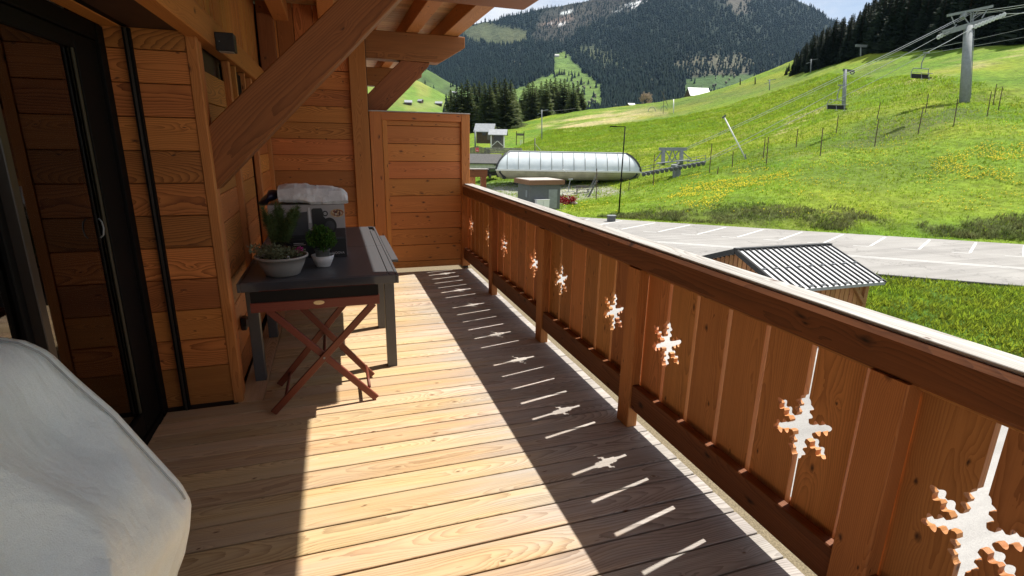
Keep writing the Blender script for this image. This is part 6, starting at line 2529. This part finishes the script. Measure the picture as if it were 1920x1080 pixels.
leftc = [(846, 250, 172), (856, 246, 170), (866, 250, 160), (877, 243, 153), (889, 245, 160), (899, 242, 157), (909, 240, 160), (918, 244, 163), (927, 238, 150), (936, 240, 158), (946, 240, 152), (956, 238, 155), (964, 239, 170), (884, 248, 178), (905, 246, 182), (951, 243, 180)]
for (u, vb, vt) in leftc:
    d = rnd.uniform(198, 225)
    P_ = at(u, vb + 4, d)
    tree(rnd.choice(SPM), P_, (vb + 4 - vt) / FPX * d, 'tall spruce behind the cabin roofs, %s of its clump' % ORD[sorted(q[0] for q in leftc).index(u)], 'spruces of the left clump', rnd.uniform(1.35, 1.7))
rightc = [(981, 228, 168), (989, 227, 158), (997, 228, 155), (1004, 226, 164), (1013, 224, 156), (1022, 223, 152), (1030, 221, 151), (1039, 221, 150), (1048, 221, 152), (1056, 220, 151), (1064, 219, 157), (1073, 217, 159), (1081, 216, 157), (1089, 215, 170), (1035, 223, 168), (994, 230, 176)]
for (u, vb, vt) in rightc:
    d = rnd.uniform(236, 258)
    P_ = at(u, vb + 3, d)
    tree(rnd.choice(SPM), P_, (vb + 3 - vt) / FPX * d, 'tall spruce on the crest behind the station, %s of its clump' % ORD[sorted(q[0] for q in rightc).index(u)], 'spruces of the right clump', rnd.uniform(1.25, 1.55))
sky_u = [1470, 1500, 1550, 1620, 1700, 1800, 1920, 2050]
sky_v = [150, 142, 128, 108, 101, 96, 88, 84]
sky_d = [176, 170, 160, 148, 134, 120, 110, 104]
nfor = 0
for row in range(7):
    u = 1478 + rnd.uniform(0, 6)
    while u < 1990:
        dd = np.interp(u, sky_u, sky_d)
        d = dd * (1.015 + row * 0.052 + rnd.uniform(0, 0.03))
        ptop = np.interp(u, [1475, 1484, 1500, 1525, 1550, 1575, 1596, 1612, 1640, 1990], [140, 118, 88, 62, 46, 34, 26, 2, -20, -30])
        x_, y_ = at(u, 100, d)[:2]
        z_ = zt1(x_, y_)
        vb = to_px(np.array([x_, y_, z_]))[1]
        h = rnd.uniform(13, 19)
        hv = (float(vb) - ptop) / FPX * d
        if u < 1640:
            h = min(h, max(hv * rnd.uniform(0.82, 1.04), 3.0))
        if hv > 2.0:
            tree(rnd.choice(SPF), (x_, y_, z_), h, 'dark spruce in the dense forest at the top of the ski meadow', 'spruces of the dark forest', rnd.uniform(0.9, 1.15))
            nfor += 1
        u += rnd.uniform(9, 15) * (1 + 0.06 * row)
print('forest trees', nfor)
# a few single conifers on the mountain clearing
clear = ((1052, 140, 20), (1048, 141, 24), (1044, 143, 19), (1058, 139, 22), (1071, 152, 20), (1084, 142, 18), (1089, 158, 26), (1104, 158, 18), (1040, 146, 22))
for (u, v, h) in clear:
    tree(rnd.choice(SPM), ridge_at(MT, u, v), h, 'small conifer on the bright mountain clearing, %s of nine' % ORD[sorted(q[0] for q in clear).index(u)], 'conifers on the mountain clearing', 1.2)
# the budding broadleaf tree on the crest
P_ = at(1211, 200, 252)
bt = thing('broadleaf_tree', tuple(P_), 'round pinkish budding broadleaf tree on the crest of the meadow', 'tree')
mb = MB()
s_ = 252 / FPX
mb.tube([tuple(P_ - [0, 0, 0.5]), tuple(P_ + [0, 0, 9 * s_])], 0.3, 8, 0.12)
for i in range(14):
    a = rnd.uniform(0, 6.28)
    mb.tube([tuple(P_ + [0, 0, (4 + 0.4 * i) * s_]), tuple(P_ + [math.cos(a) * 9 * s_, math.sin(a) * 9 * s_, (12 + rnd.uniform(0, 10)) * s_])], 0.08, 5, 0.02)
mb.build('trunk', M['bark'], bt)
cl = []
for i in range(46):
    a, q = rnd.uniform(0, 6.28), math.sqrt(rnd.random())
    zz = rnd.uniform(6, 24)
    wq = 12.5 * math.sqrt(max(0.05, 1 - ((zz - 14) / 12.5) ** 2))
    cl.append((P_[0] + math.cos(a) * q * wq * s_, P_[1] + math.sin(a) * q * wq * s_, P_[2] + zz * s_, 0.55))
foliage('crown', M['blossomtree'], bt, cl, 0.22, 2600, 15, 0.45, 1.2)


# ---- grass, bank vegetation, dandelions
def tufts(name, x, y, z, h, blades, mat, tone, lean=0.5, wid=0.10):
    n = len(x)
    V = np.zeros((n, blades, 3, 3))
    for b_ in range(blades):
        a = nrg.uniform(0, 6.28, n)
        hh = h * nrg.uniform(0.5, 1.1, n)
        ox, oy = nrg.normal(0, 0.35, n) * h, nrg.normal(0, 0.35, n) * h
        w = h * wid * nrg.uniform(0.7, 1.3, n)
        V[:, b_, 0, 0] = x + ox - np.sin(a) * w
        V[:, b_, 0, 1] = y + oy + np.cos(a) * w
        V[:, b_, 1, 0] = x + ox + np.sin(a) * w
        V[:, b_, 1, 1] = y + oy - np.cos(a) * w
        V[:, b_, 2, 0] = x + ox + np.cos(a) * hh * lean
        V[:, b_, 2, 1] = y + oy + np.sin(a) * hh * lean
        V[:, b_, :2, 2] = (z - 0.03)[:, None]
        V[:, b_, 2, 2] = z + hh
    V = V.reshape(-1, 3)
    F = np.arange(len(V)).reshape(-1, 3)
    return tag(np_mesh(name, V, F, M[mat], None, np.repeat(np.repeat(tone, blades), 3)), kind='stuff')


n = 34000
x, y = nrg.uniform(8, 40, n), nrg.uniform(2, 22, n)
r, s = xy_to_rs(x, y)
k = (s < -13.5) & (s > -33) & (r > -12.5) & (r < 34)
x, y = x[k], y[k]
z = gisl(x, y)
k = z > G + 0.02
x, y, z = x[k], y[k], z[k]
tufts('verge_grass', x, y, z, nrg.uniform(0.08, 0.28, len(x)) * (0.4 + 1.1 * vnoise(x, y, 1.1, 3, 3)), 5, 'grassblade', np.clip(nrg.uniform(0, 1, len(x)) * 0.7 + 0.7 * vnoise(x, y, 1.2, 5, 3) - 0.5, -0.6, 1), 0.95, 0.12)
# meadow tufts, denser near
n = 110000
s = nrg.uniform(0, 1, n) ** 1.35 * 130 + 0.35
r = nrg.uniform(-34, 44, n) - s * 0.10
x, y = rs_to_xy(r, s)
z = terr(x, y)
tufts('meadow_grass', x, y, z, nrg.uniform(0.08, 0.19, n) * (0.5 + 0.9 * vnoise(x, y, 3.0, 4, 3)) * (1 + s / 60), 3, 'grassblade', np.clip(nrg.uniform(0, 1, n) * 0.55 + 0.7 * vnoise(x, y, 3.5, 6, 4) - 0.1, 0, 1), 0.6, 0.14)
n = 22000
s = 1.0 + 4.5 * nrg.uniform(0, 1, n) ** 1.6
r = nrg.uniform(-24, 42, n)
x, y = rs_to_xy(r, s)
den = sstep(0.42, 0.66, vnoise(x, y, 3.4, 12, 4)) * 0.75
k = nrg.uniform(0, 1, n) < den
x, y, s = x[k], y[k], s[k]
z = terr(x, y)
tufts('bank_vegetation', x, y, z, nrg.uniform(0.12, 0.34, len(x)) * (0.4 + 1.0 * vnoise(x, y, 1.6, 8, 3)), 5, 'bankgrass', nrg.uniform(0, 1, len(x)), 0.7, 0.09)
n = 90000
s = nrg.uniform(2.5, 46, n)
r = nrg.uniform(-24, 42, n)
x, y = rs_to_xy(r, s)
u, v, d = to_px(np.stack([x, y, terr(x, y)], 1))
patch = np.maximum.reduce([in_poly(u, v, [(1260, 372), (1300, 335), (1400, 318), (1540, 318), (1540, 330), (1430, 345), (1400, 375), (1300, 392)], 14),
                           in_poly(u, v, [(1700, 300), (1780, 270), (1925, 262), (1925, 345), (1820, 345), (1760, 325)], 16),
                           0.6 * in_poly(u, v, [(1590, 190), (1690, 172), (1820, 160), (1925, 140), (1925, 175), (1750, 195), (1600, 202)], 8),
                           0.30 * in_poly(u, v, [(1400, 330), (1700, 270), (1925, 240), (1925, 380), (1400, 390)], 30)])
den = 0.62 * patch * sstep(0.42, 0.62, vnoise(x, y, 2.4, 15, 4)) + 0.010
k = nrg.uniform(0, 1, n) < den
x, y = x[k], y[k]
z = terr(x, y) + 0.14
n = len(x)
q = nrg.uniform(0.04, 0.085, n)
V = np.zeros((n, 6, 3))
for i, (dx, dy, dz) in enumerate(((1, 0, 0), (-1, 0, 0), (0, 1, 0), (0, -1, 0), (0, 0, 0.7), (0, 0, -0.7))):
    V[:, i] = np.stack([x + dx * q, y + dy * q, z + dz * q], 1)
Fs = np.array([(0, 2, 4), (2, 1, 4), (1, 3, 4), (3, 0, 4), (2, 0, 5), (1, 2, 5), (3, 1, 5), (0, 3, 5)])
F = (Fs[None] + 6 * np.arange(n)[:, None, None]).reshape(-1, 3)
tag(np_mesh('dandelions', V.reshape(-1, 3), F, M['yellow']), kind='stuff')
# boulders by the kiosk
for (u, v, lab) in ((1075, 384, 'pale boulder at the foot of the red shrub'),):
    P_, d = gp(u, v)
    bb = blob('boulder', lambda a, t: (P_[0] + 0.5 * math.cos(a) * math.sin(math.pi * max(t, 0.02)) * (1 + 0.2 * math.sin(3 * a)), P_[1] + 0.4 * math.sin(a) * math.sin(math.pi * max(t, 0.02)), P_[2] - 0.05 + 0.42 * t), 12, 6, M['stone'])
    tag(bb, lab, 'boulder')
print('objects', len(bpy.data.objects), 'tris', sum(len(me.polygons) for me in bpy.data.meshes))

# ------------------------------------------------------------------ the air
hz = MB()
hz.box(-12000, 12000, -3000, 12000, -61, 1500)
hm = bpy.data.materials.new('thin_mountain_haze')
hm.use_nodes = True
hm.node_tree.nodes.clear()
ho = hm.node_tree.nodes.new('ShaderNodeOutputMaterial')
hv = hm.node_tree.nodes.new('ShaderNodeVolumePrincipled')
hv.inputs['Color'].default_value = (0.42, 0.65, 1.0, 1)
hv.inputs['Density'].default_value = 0.000026
hm.node_tree.links.new(hv.outputs[0], ho.inputs['Volume'])
tag(hz.build('haze', hm), kind='stuff')
